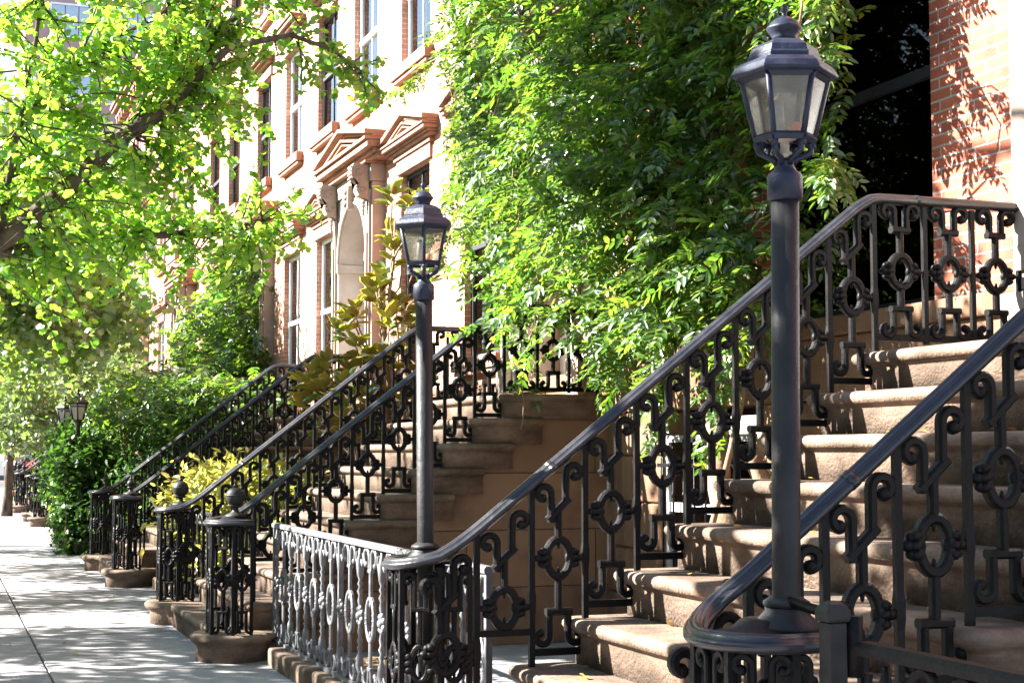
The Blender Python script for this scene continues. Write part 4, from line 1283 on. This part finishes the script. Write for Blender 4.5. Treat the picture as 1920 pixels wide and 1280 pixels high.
# trunks and bare runners
stem.tube(branch_path((5.05, 9.05, 0), (5.2, 9.9, 2.4), 8, 0, .03), [.10, .10, .09, .085, .085, .08, .07, .06], 9)
stem.tube(branch_path((4.98, 8.85, 0), (5.25, 8.9, 2.6), 8, 0, .04), [.07, .07, .065, .06, .06, .055, .05, .04], 9)
stem.tube(branch_path((5.2, 9.9, 2.4), (5.3, 12.5, 5.5), 9, .2, .04), [.06] * 5 + [.04] * 4, 7)
stem.tube(branch_path((5.2, 9.9, 2.4), (5.3, 10.6, 5.8), 8, 0, .05), .04, 7)
for k in range(16):
    y_ = random.uniform(8.6, 15.0); z_ = random.uniform(3.4, 5.6)
    stem.tube(branch_path((random.uniform(4.55, 4.8), y_, z_), (random.uniform(4.45, 4.75), y_ + random.uniform(-.5, .5), z_ - random.uniform(.6, 1.3)), 9, 0, .05), .0055, 5)
stem.tube([(4.55, 7.55, 4.35), (4.5, 7.38, 4.1), (4.5, 7.45, 3.85), (4.55, 7.75, 3.65), (4.6, 7.95, 3.62), (4.7, 8.0, 3.75)], .008, 6)
stem.tube([(4.6, 12.1, 2.5), (4.58, 12.05, 2.2), (4.55, 11.9, 2.0), (4.56, 11.95, 1.85), (4.55, 11.97, 1.78)], .006, 5)
stem.tube([(4.7, 8.9, .2), (4.75, 9.1, .9), (4.9, 9.0, 1.6), (5.0, 8.8, 2.4)], .022, 7)
stems(stem, M['vinewood'], wt, .1)

# ------------------------------------------------------------------ magnolia
mg = thing('magnolia', 'young magnolia with big glossy leaves and bronze undersides below the arched doorway', 'small tree', (0, 0, 0))
st = MB()
tips = [(4.25, 15.9, 4.35), (4.45, 15.6, 4.25), (4.3, 16.0, 3.75), (4.2, 16.1, 3.5), (4.1, 16.0, 3.35), (4.5, 15.9, 3.7), (4.55, 15.5, 3.45), (4.2, 15.8, 3.0), (3.85, 16.4, 2.9), (3.9, 16.0, 2.7),
        (3.7, 16.6, 2.55), (3.8, 15.9, 2.45), (4.1, 15.6, 2.6), (4.3, 15.9, 2.6), (3.6, 16.5, 2.25), (3.9, 15.7, 2.15), (4.2, 16.2, 3.3), (4.4, 16.3, 4.0), (4.55, 16.1, 3.1), (4.0, 16.5, 3.15), (3.55, 16.9, 2.35), (4.3, 15.6, 2.2), (3.75, 16.2, 2.0), (4.05, 15.9, 1.85), (3.5, 16.7, 2.1)]
tr = branch_path((4.4, 15.95, 0), (4.6, 15.95, 4.1), 10, 0, .015)
st.tube(tr, [.04, .038, .035, .032, .03, .026, .022, .018, .014, .01], 8)
P, D, NN, S = [], [], [], []
tips = [(q[0] + .30, q[1], q[2]) for q in tips]
tips += [(q[0] + random.uniform(-.1, .25), q[1] + random.uniform(-.25, .25), q[2] + random.uniform(-.25, .1)) for q in tips[9:]]
for tp in tips:
    h0 = max(.6, tp[2] - random.uniform(.4, .8)); k = min(9, int(h0 / 4.1 * 9))
    a = tr[k]
    pts = branch_path(a, tp, 6, -.04, .05); st.tube(pts, [.014, .012, .011, .010, .009, .007], 6)
    ax = Vector(pts[-1]) - Vector(pts[-2]); ax.normalize()
    for wh in range(2):
        base = Vector(pts[-1]) - ax * (.09 * wh)
        for i in range(8 if wh == 0 else 6):
            az = 2 * PI * i / 8 + random.uniform(-.3, .3); el = random.uniform(.1, .9) if wh == 0 else random.uniform(-.5, .4)
            d = Vector((math.cos(az) * math.cos(el), math.sin(az) * math.cos(el), math.sin(el))) + ax * .4
            d.normalize()
            side = d.cross(Vector((0, 0, 1))); nn = side.cross(d)
            P.append(tuple(base + d * .03)); D.append(tuple(d)); NN.append((nn.x + random.gauss(0, .25), nn.y + random.gauss(0, .25), nn.z + random.gauss(0, .25))); S.append(random.uniform(.15, .235))
obj('stem', st, M['vinewood'], mg)
leaves('foliage', (BROAD[0] * np.array([1, .92, 1.5]), BROAD[1]), np.array(P), np.array(D), np.array(NN), np.array(S), [M['magtop'], M['magback']], mg, two=True)

# ------------------------------------------------------------------ shrubs and climbers
def shrub(name, label, cat, blobs, n, tmpl, size, mat, clumps=40, spread=.16, nstem=0, out=(0, 0), group=None, upn=.8):
    t = thing(name, label, cat, (0, 0, 0), group)
    P = crown_points(blobs, n, clumps, spread)
    P[:, 2] = np.maximum(P[:, 2], .03)
    c = np.array([np.mean([b[0] for b in blobs]), np.mean([b[1] for b in blobs]), np.mean([b[2] for b in blobs])])
    D = norm(P - c) * .6 + rnd(n, .6) + np.array([[out[0], out[1], -.15]])
    NN = rnd(n, .55) + np.array([[-.25, .1, upn]])
    leaves('foliage', tmpl, P, D, NN, RNG.uniform(.7, 1.25, n) * size, mat, t)
    if nstem:
        s = MB()
        for i in range(nstem):
            b = random.choice(blobs)
            q = (b[0] + random.uniform(-.7, .7) * b[3], b[1] + random.uniform(-.7, .7) * b[4], b[2] + random.uniform(-.2, .8) * b[5])
            s.tube(branch_path((b[0] + random.uniform(-.3, .3), b[1] + random.uniform(-.3, .3), 0), q, 6, .1, .05), [.02, .017, .014, .012, .010, .007], 6)
        stems(s, M['vinewood'], t, .1)
    return t

shrub('garden_shrub', 'yellow green leafy shrub between the two ball finial stoops', 'shrub',
      [(3.1, 16.4, .80, .60, .9, .55, 1.0), (3.8, 16.7, .85, .65, .9, .5, 1.0), (2.9, 17.6, .95, .45, .8, .42, .8), (4.0, 17.8, .8, .5, .8, .5, .6), (3.2, 17.2, 1.25, .6, .8, .25, .8)], 8200, LEAFLET, .11, M['yellowleaf'], 90, .14, 24)
# dark climber mound in front of the third house, and the climber on its wall
shrub('climber_mound', 'dark green climber mound spilling over behind the farthest tall railing', 'climbing plant',
      [(3.4, 23.6, .9, .7, 1.2, .9, 1.0), (4.0, 23.9, 1.8, .8, 1.3, .75, 1.2), (3.3, 26.5, 1.5, .9, 1.6, .8, 1.1), (2.9, 25.0, .9, .6, 1.0, .8, .8), (3.0, 29.5, 1.6, .7, 1.6, .7, .8)], 15000, LEAFLET, .12, M['ivy'], 200, .22, 26)
vw = thing('wall_climber', 'bright leafy climber covering the wall right of the pale far houses', 'climbing plant', (0, 0, 0))
pl = [(26.3, 2.6), (26.2, 3.6), (26.5, 4.6), (27.0, 5.3), (28.0, 5.6), (29.5, 5.3), (30.5, 4.9), (32.0, 4.7), (33.0, 4.2), (33.0, 2.5), (30.0, 2.0), (27.0, 2.0)]
n = 1700
yz = in_poly(pl, n)
P = np.column_stack([5.45 - RNG.uniform(0, 1, n) ** .8 * (.5 + .4 * np.sin(yz[:, 0] * 2.1) * np.sin(yz[:, 1] * 2.7)), yz[:, 0], yz[:, 1]])
D = np.column_stack([RNG.normal(-.8, .4, n), RNG.normal(-.2, .7, n), RNG.normal(-.3, .45, n)])
bp, bd, bn, bs = sprays(P, D, RNG.uniform(.25, .4, n), 9, .14)
leaves('foliage', LEAFLET, bp, bd, bn, bs, M['wisteria'], vw)
s = MB()
for i in range(7): s.tube(branch_path((5.3, 26.8 + i * .8, .2), (5.35, 26.6 + i * .9, 4.2 + random.uniform(-.5, .8)), 7, 0, .04), .03, 6)
stems(s, M['vinewood'], vw)
mound = thing('porch_climber', 'sunlit wisteria mound draped over the area left of the arched doorway', 'climbing plant', (0, 0, 0))
n = 1500
P = crown_points([(4.1, 23.6, 2.35, .8, 1.2, .45, 1.0), (3.6, 25.6, 2.4, .9, 1.4, .5, 1.0), (3.3, 28.4, 2.4, .8, 1.6, .5, .9), (4.4, 26.5, 2.7, .8, 1.5, .5, .9), (4.0, 30.0, 2.5, 1.0, 1.5, .6, .7)], n, 110, .28)
D = np.column_stack([RNG.normal(-.7, .5, n), RNG.normal(-.2, .7, n), RNG.normal(-.25, .4, n)])
bp, bd, bn, bs = sprays(P, D, RNG.uniform(.25, .4, n), 9, .13)
leaves('foliage', LEAFLET, bp, bd, bn, bs, M['wisteria'], mound)
s = MB()
s.tube([(2.6, 26.0, 1.2), (2.75, 25.6, 1.35), (2.9, 25.6, 1.7), (2.85, 25.9, 2.1), (2.8, 26.4, 2.5)], .035, 8)
s.tube(branch_path((3.3, 24.0, .2), (2.9, 24.4, 1.6), 7, .1, .05), .03, 7)
s.tube(branch_path((4.2, 25.0, .1), (4.0, 24.6, 2.3), 7, .0, .05), .05, 8)
stems(s, M['vinewood'], mound, 1.0)

shrub('ivy_bush', 'dense dark ivy covering the railing under the twin lanterns', 'ivy',
      [(2.15, 25.3, .55, .30, .45, .60, 1.0), (2.15, 25.4, 1.35, .34, .5, .55, 1.0), (2.3, 26.6, 1.4, .45, .9, .55, .9), (2.2, 27.9, 1.2, .4, .6, .85, .9), (2.6, 26.4, .8, .5, 1.0, .8, .8)], 13000, IVYL, .085, M['ivy'], 160, .14, 20)
shrub('planter_bush', 'bright green bush beyond the ivy at the pavement edge', 'shrub',
      [(2.55, 30.6, .8, .35, .9, .6, 1), (2.7, 32.8, .7, .35, .9, .5, 1)], 3200, IVYL, .10, M['wisteria'], 60, .16, 6)
shrub('low_hedge', 'low sunlit hedge along the fence at the far end of the pavement', 'hedge',
      [(3.0, 47.0, .55, .4, 1.6, .45, 1), (3.1, 50.5, .55, .4, 1.6, .45, 1), (3.0, 41.2, .5, .3, 1.2, .4, .8)], 4200, IVYL, .13, M['paleleaf'], 60, .2, 6)

# ------------------------------------------------------------------ trees
def tree_leaves(t, name, P, size, tmpl, mat, droop=.5):
    n = len(P)
    D = rnd(n, .7) + np.array([[0, 0, -droop]])
    NN = rnd(n, .55) + np.array([[0, 0, .75]])
    return leaves(name, tmpl, P, D, NN, RNG.uniform(.7, 1.25, n) * size, mat, t)

# near ginkgo: trunk stands at the kerb, its limbs reach over the pavement
gk = thing('ginkgo_tree', 'near ginkgo whose limbs with fan leaves fill the upper left', 'tree', (0, 0, 0), 'street trees')
wood = MB()
wood.tube([(-1.55, 6.4, -.1), (-1.52, 6.45, .6), (-1.5, 6.6, 1.3), (-1.42, 6.9, 1.9), (-1.35, 7.2, 2.6), (-1.2, 7.4, 3.8), (-1.2, 7.6, 5.4), (-1.1, 7.8, 7.2), (-1.0, 7.9, 8.6)], [.24, .20, .18, .17, .15, .13, .10, .07, .03], 14)
limbA = [(-1.42, 6.9, 1.9), (-.9, 7.7, 2.2), (-.3, 8.5, 2.47), (.30, 9.0, 2.76), (.45, 9.05, 2.88), (.60, 9.0, 3.02), (.74, 9.05, 3.16), (.88, 9.05, 3.34), (1.05, 9.05, 3.47), (1.22, 9.0, 3.60), (1.34, 9.05, 3.75), (1.42, 9.1, 3.95), (1.43, 9.15, 4.3), (1.46, 9.3, 4.9), (1.5, 9.4, 5.5)]
wood.tube(limbA, [.12, .09, .072, .062, .059, .057, .055, .052, .049, .047, .044, .040, .034, .024, .012], 10)
limbB = [(.0, 8.75, 2.62), (.35, 9.1, 2.72), (.68, 9.25, 2.80), (.95, 9.3, 2.86), (1.2, 9.3, 2.88), (1.45, 9.35, 2.91), (1.72, 9.3, 2.95), (1.85, 9.25, 3.0)]
wood.tube(limbB, [.045, .036, .030, .027, .025, .022, .017, .010], 8)
limbC = [(1.22, 9.0, 3.60), (1.55, 8.9, 3.95), (1.9, 8.85, 4.05), (2.15, 8.8, 3.97), (2.32, 8.8, 3.86)]
wood.tube(limbC, [.03, .022, .016, .011, .006], 7)
limbD = [(.30, 9.0, 2.76), (.35, 8.8, 3.2), (.45, 8.6, 3.8), (.5, 8.5, 4.6)]
wood.tube(limbD, [.022, .016, .012, .008], 8)
limbE = [(1.42, 9.1, 3.95), (1.6, 9.25, 4.2), (1.85, 9.3, 4.4), (2.05, 9.35, 4.55)]
limbI = [(.38, 8.75, 3.35), (.6, 8.8, 3.7), (.85, 8.9, 3.92), (1.15, 9.0, 4.12), (1.35, 9.0, 4.35)]
wood.tube(limbI, [.016, .013, .011, .009, .006], 6)
wood.tube(limbE, [.03, .02, .014, .008], 7)
limbF = [(-1.2, 7.4, 3.8), (-.9, 9.1, 5.2), (.2, 9.9, 5.7), (1.2, 10.2, 6.1)]
wood.tube(limbF, [.08, .06, .04, .02], 8)
limbG = [(-1.35, 7.2, 2.6), (-.6, 6.2, 4.2), (.1, 5.6, 5.2), (.7, 5.0, 5.9)]
wood.tube(limbG, [.08, .06, .04, .02], 8)
P, D, NN, S = [], [], [], []
def twig(a, d, ln, step=.040, dens=3, size=.040):
    a = Vector(a); d = Vector(d).normalized(); pts = [tuple(a)]
    k = max(3, int(ln / step)); cur = a.copy()
    for i in range(k):
        d = (d + Vector((random.gauss(0, .10), random.gauss(0, .10), -.030 + random.gauss(0, .07)))).normalized()
        cur = cur + d * step; pts.append(tuple(cur))
        if i < 1: continue
        for q in range(dens):
            ld = Vector((random.gauss(0, .7), random.gauss(0, .7), random.gauss(-.35, .5))) + d * .3
            nn = Vector((random.gauss(-.1, .6), random.gauss(-.15, .6), random.gauss(.7, .4)))
            P.append((cur.x + ld.x * .02, cur.y + ld.y * .02, cur.z + ld.z * .02)); D.append(tuple(ld)); NN.append(tuple(nn)); S.append(size * random.uniform(.72, 1.2))
    wood.tube(pts[::2] if len(pts) > 5 else pts, [.007 * (1 - .7 * i / max(1, len(pts[::2]) - 1)) for i in range(len(pts[::2]))] if len(pts) > 5 else .005, 4)
def along(path, t):
    k = t * (len(path) - 1); i = min(int(k), len(path) - 2); f = k - i
    return Vector(path[i]).lerp(Vector(path[i + 1]), f)
for path, cnt, t0, l0, l1 in ((limbA, 165, .10, .35, .9), (limbB, 88, .05, .2, .5), (limbC, 26, .2, .12, .26), (limbD, 66, .02, .35, .85), (limbE, 20, .0, .2, .4), (limbI, 70, .02, .25, .6), (limbF, 44, .45, .3, .7)):
    for i in range(cnt):
        t = random.uniform(t0, 1)
        a = along(path, t)
        d = Vector((random.gauss(.15, .8), random.gauss(0, .8), random.gauss(-.05, .65)))
        twig(a, d, random.uniform(l0, l1))
# single twigs that stick out against the pale house fronts
for a, d, ln, dn in (((2.32, 8.8, 3.86), (.5, 0, -.55), .26, 3), ((2.15, 8.8, 3.97), (.45, .1, -.5), .42, 3), ((1.95, 8.85, 4.03), (.25, 0, -.75), .35, 3), ((1.85, 9.25, 3.0), (.55, 0, .45), .34, 3), ((1.80, 9.25, 3.0), (.1, 0, -.7), .25, 4), ((1.7, 9.3, 2.96), (.2, 0, .8), .30, 3),
                     ((1.42, 9.1, 3.85), (.55, .1, -.75), .62, 2), ((1.36, 9.05, 3.75), (.2, 0, -.9), .55, 3), ((1.2, 9.0, 3.58), (.25, 0, -.9), .55, 4), ((1.9, 9.3, 4.42), (.4, -.2, -.4), .45, 3), ((1.0, 9.0, 3.4), (.5, 0, -.7), .5, 4)):
    for q in range(2): twig((a[0], a[1] + q * .05, a[2]), (d[0] + random.gauss(0, .12), d[1] + random.gauss(0, .2), d[2] + random.gauss(0, .12)), ln, dens=dn)
wood.tube(branch_path((-1.1, 7.8, 7.2), (-.3, 12.0, 8.0), 8, .3, .03), [.06, .055, .05, .04, .035, .03, .02, .012], 7)
obj('trunk', wood, M['bark'], gk)
P = np.array(P); D = np.array(D); NN = np.array(NN); S = np.array(S)
keep = np.ones(len(P), bool)
for i in (3, 4, 7):                             # few leaves sprout straight from the thick wood
    a = np.array(limbA[i]); b_ = np.array(limbA[i + 1]); ab = b_ - a
    t_ = np.clip(((P - a) @ ab) / (ab @ ab), 0, 1)
    dd = P - (a + t_[:, None] * ab)
    keep &= ~((np.hypot(dd[:, 0], dd[:, 2]) < .10) & (dd[:, 1] < .1) & (RNG.random(len(P)) < (.92 if i != 4 else .8)))
leaves('foliage', FAN, P[keep], D[keep], NN[keep], S[keep], M['ginkgo'], gk)
# unseen rest of the crown, its clumps placed to shade stoops, pavement and vine
PU = crown_points([(-2.3, 6.1, 4.7, 1.2, 1.1, .9, 1.0), (-3.2, 6.6, 5.6, 1.2, 1.3, .9, .8), (-1.3, 6.9, 5.5, 1.1, .8, .8, 1.7), (-.9, 12.2, 8.3, 1.0, 1.2, 1.3, 2.2), (-3.9, 13.4, 4.2, 1.2, 1.4, .8, 1.3), (-1.7, 14.6, 5.5, 1.2, 1.0, .8, .9)], 12000, 220, .30)
tree_leaves(gk, 'shade_foliage', PU, .10, FAN, M['ginkgo'])

def street_tree(name, label, x, y, h, blobs, n, tmpl, size, mat, clumps=90, spread=.35, limbs=9, trunk=.16):
    t = thing(name, label, 'tree', (0, 0, 0), 'street trees')
    w = MB()
    top = h * .78
    w.tube([(x, y, -.1), (x + .02, y, .5), (x + .05, y + .05, h * .25), (x + .08, y + .1, h * .45), (x + .1, y + .1, top)], [trunk * 1.35, trunk, trunk * .9, trunk * .75, trunk * .2], 10)
    for i in range(limbs):
        b = blobs[i % len(blobs)]
        q = (b[0] + random.uniform(-.5, .5) * b[3], b[1] + random.uniform(-.5, .5) * b[4], b[2] + random.uniform(-.3, .5) * b[5])
        w.tube(branch_path((x + .05, y + .05, h * random.uniform(.25, .5)), q, 7, .2, .05), [trunk * .5, trunk * .42, trunk * .35, trunk * .28, trunk * .2, trunk * .14, trunk * .08], 7)
    obj('trunk', w, M['bark'], t)
    tree_leaves(t, 'foliage', crown_points(blobs, n, clumps, spread), size, tmpl, mat)
    return t
street_tree('street_tree', 'dark leafy street tree hanging low over the pavement at left', -1.6, 18.5, 8.5,
            [(.2, 19.5, 4.9, 1.3, 1.9, 1.0, 1.0), (1.3, 20.5, 4.1, .7, 1.5, .7, .55), (-1.2, 21.3, 6.4, 1.6, 1.4, 1.2, .6), (-.4, 16.0, 9.2, .8, .9, .8, .35), (.6, 21.5, 4.2, 1.1, 1.5, 1.0, .6), (.9, 17.0, 4.4, .9, 1.2, .6, .4), (1.25, 24.5, 3.3, .7, 1.8, .55, .7), (1.0, 20.6, 3.45, .8, 1.3, .5, .6), (1.9, 21.5, 3.3, .8, 1.4, .5, .5), (-4.4, 16.4, 4.4, 1.3, 1.3, .9, 1.1), (-4.2, 20.0, 4.6, 1.4, 1.7, 1.0, 1.1), (-4.0, 24.6, 4.8, 1.4, 1.7, 1.0, .9), (-4.0, 29.0, 5.0, 1.4, 1.7, 1.0, .8)], 30000, FAN, .088, M['treeleaf'], 360, .30)  # unseen clumps over the road and the topmost one are added for shade
street_tree('street_tree', 'yellow green street tree in front of the pale far house fronts', -1.5, 29.0, 9.5,
            [(1.2, 28.5, 5.4, 1.7, 2.4, 1.3, 1.0), (2.3, 30.0, 4.6, 1.0, 1.8, .9, .7), (-.6, 29.0, 6.8, 2.0, 2.6, 1.7, .9), (.8, 32.0, 5.2, 1.5, 2.0, 1.2, .7)], 13000, BROAD, .12, M['ginkgo'], 190, .34)
street_tree('street_tree', 'pale silvery tree behind the twin lanterns', 1.7, 41.0, 6.5,
            [(2.2, 38.5, 3.4, 1.3, 2.2, 1.0, 1.0), (3.3, 37.5, 3.2, 1.0, 1.8, .8, .8), (1.6, 42.0, 3.2, 1.1, 2.4, 1.0, .9), (3.0, 41.0, 4.2, 1.5, 2.2, .9, .8), (1.9, 36.5, 2.4, .7, 1.4, .6, .5), (1.5, 33.5, 2.9, .6, 1.2, .6, .6), (1.4, 36.0, 2.2, .5, 1.4, .5, .5), (2.3, 34.0, 2.3, .6, 1.4, .6, .6)], 16000, BROAD, .14, M['paleleaf'], 190, .34, trunk=.12)
street_tree('street_tree', 'tall far street tree closing the view above the pavement', -1.5, 52.0, 12.0,
            [(1.6, 50.0, 3.0, 1.6, 2.4, .9, .9), (2.6, 56.0, 2.6, 1.4, 2.4, 1.0, .7), (.5, 52.0, 5.6, 2.6, 3.0, 2.0, 1.0), (-1.5, 52.0, 8.0, 2.6, 3.0, 2.4, 1.0), (2.4, 54.0, 4.6, 1.6, 3.0, 1.4, .8), (.4, 60.0, 5.0, 2.6, 3.0, 2.2, .8)], 11000, BROAD, .20, M['treeleaf'], 170, .5)

# ------------------------------------------------------------------ light, sky, camera
SUN_DIR = Vector((-.74, .38, .56)).normalized()
el = math.asin(SUN_DIR.z); az = math.atan2(SUN_DIR.x, SUN_DIR.y)
sun = bpy.data.lights.new('sun', 'SUN'); sun.energy = 5.0; sun.angle = rad(.53); sun.color = (1.0, .965, .91)
so = bpy.data.objects.new('sun', sun); COL.objects.link(so)
so.rotation_euler = SUN_DIR.to_track_quat('Z', 'Y').to_euler(); so.location = (-20, 20, 30)
w = bpy.data.worlds.new('World'); scene.world = w; w.use_nodes = True
nt = w.node_tree; nt.nodes.clear()
out = nt.nodes.new('ShaderNodeOutputWorld'); bg = nt.nodes.new('ShaderNodeBackground')
sky = nt.nodes.new('ShaderNodeTexSky'); sky.sky_type = 'NISHITA'; sky.sun_disc = False
sky.sun_elevation = el; sky.sun_rotation = az
sky.air_density = 1.0; sky.dust_density = .6; sky.ozone_density = 1.0
nt.links.new(sky.outputs[0], bg.inputs['Color']); bg.inputs['Strength'].default_value = .05
nt.links.new(bg.outputs[0], out.inputs['Surface'])

cam = bpy.data.cameras.new('camera'); co = bpy.data.objects.new('camera', cam); COL.objects.link(co)
cam.sensor_width = 36; cam.lens = 2882 / 1920 * 36
cam.clip_end = 1500; cam.clip_start = .05
co.location = (0, 0, 1.578); co.rotation_euler = (PI / 2 + .0726, 0, -.3575)
scene.camera = co
scene.view_settings.view_transform = 'Standard'; scene.view_settings.look = 'None'
scene.view_settings.gamma = 1.0; scene.view_settings.exposure = 3.3
scene.view_settings.use_curve_mapping = False
scene.cycles.max_bounces = 8; scene.cycles.diffuse_bounces = 4; scene.cycles.transparent_max_bounces = 12
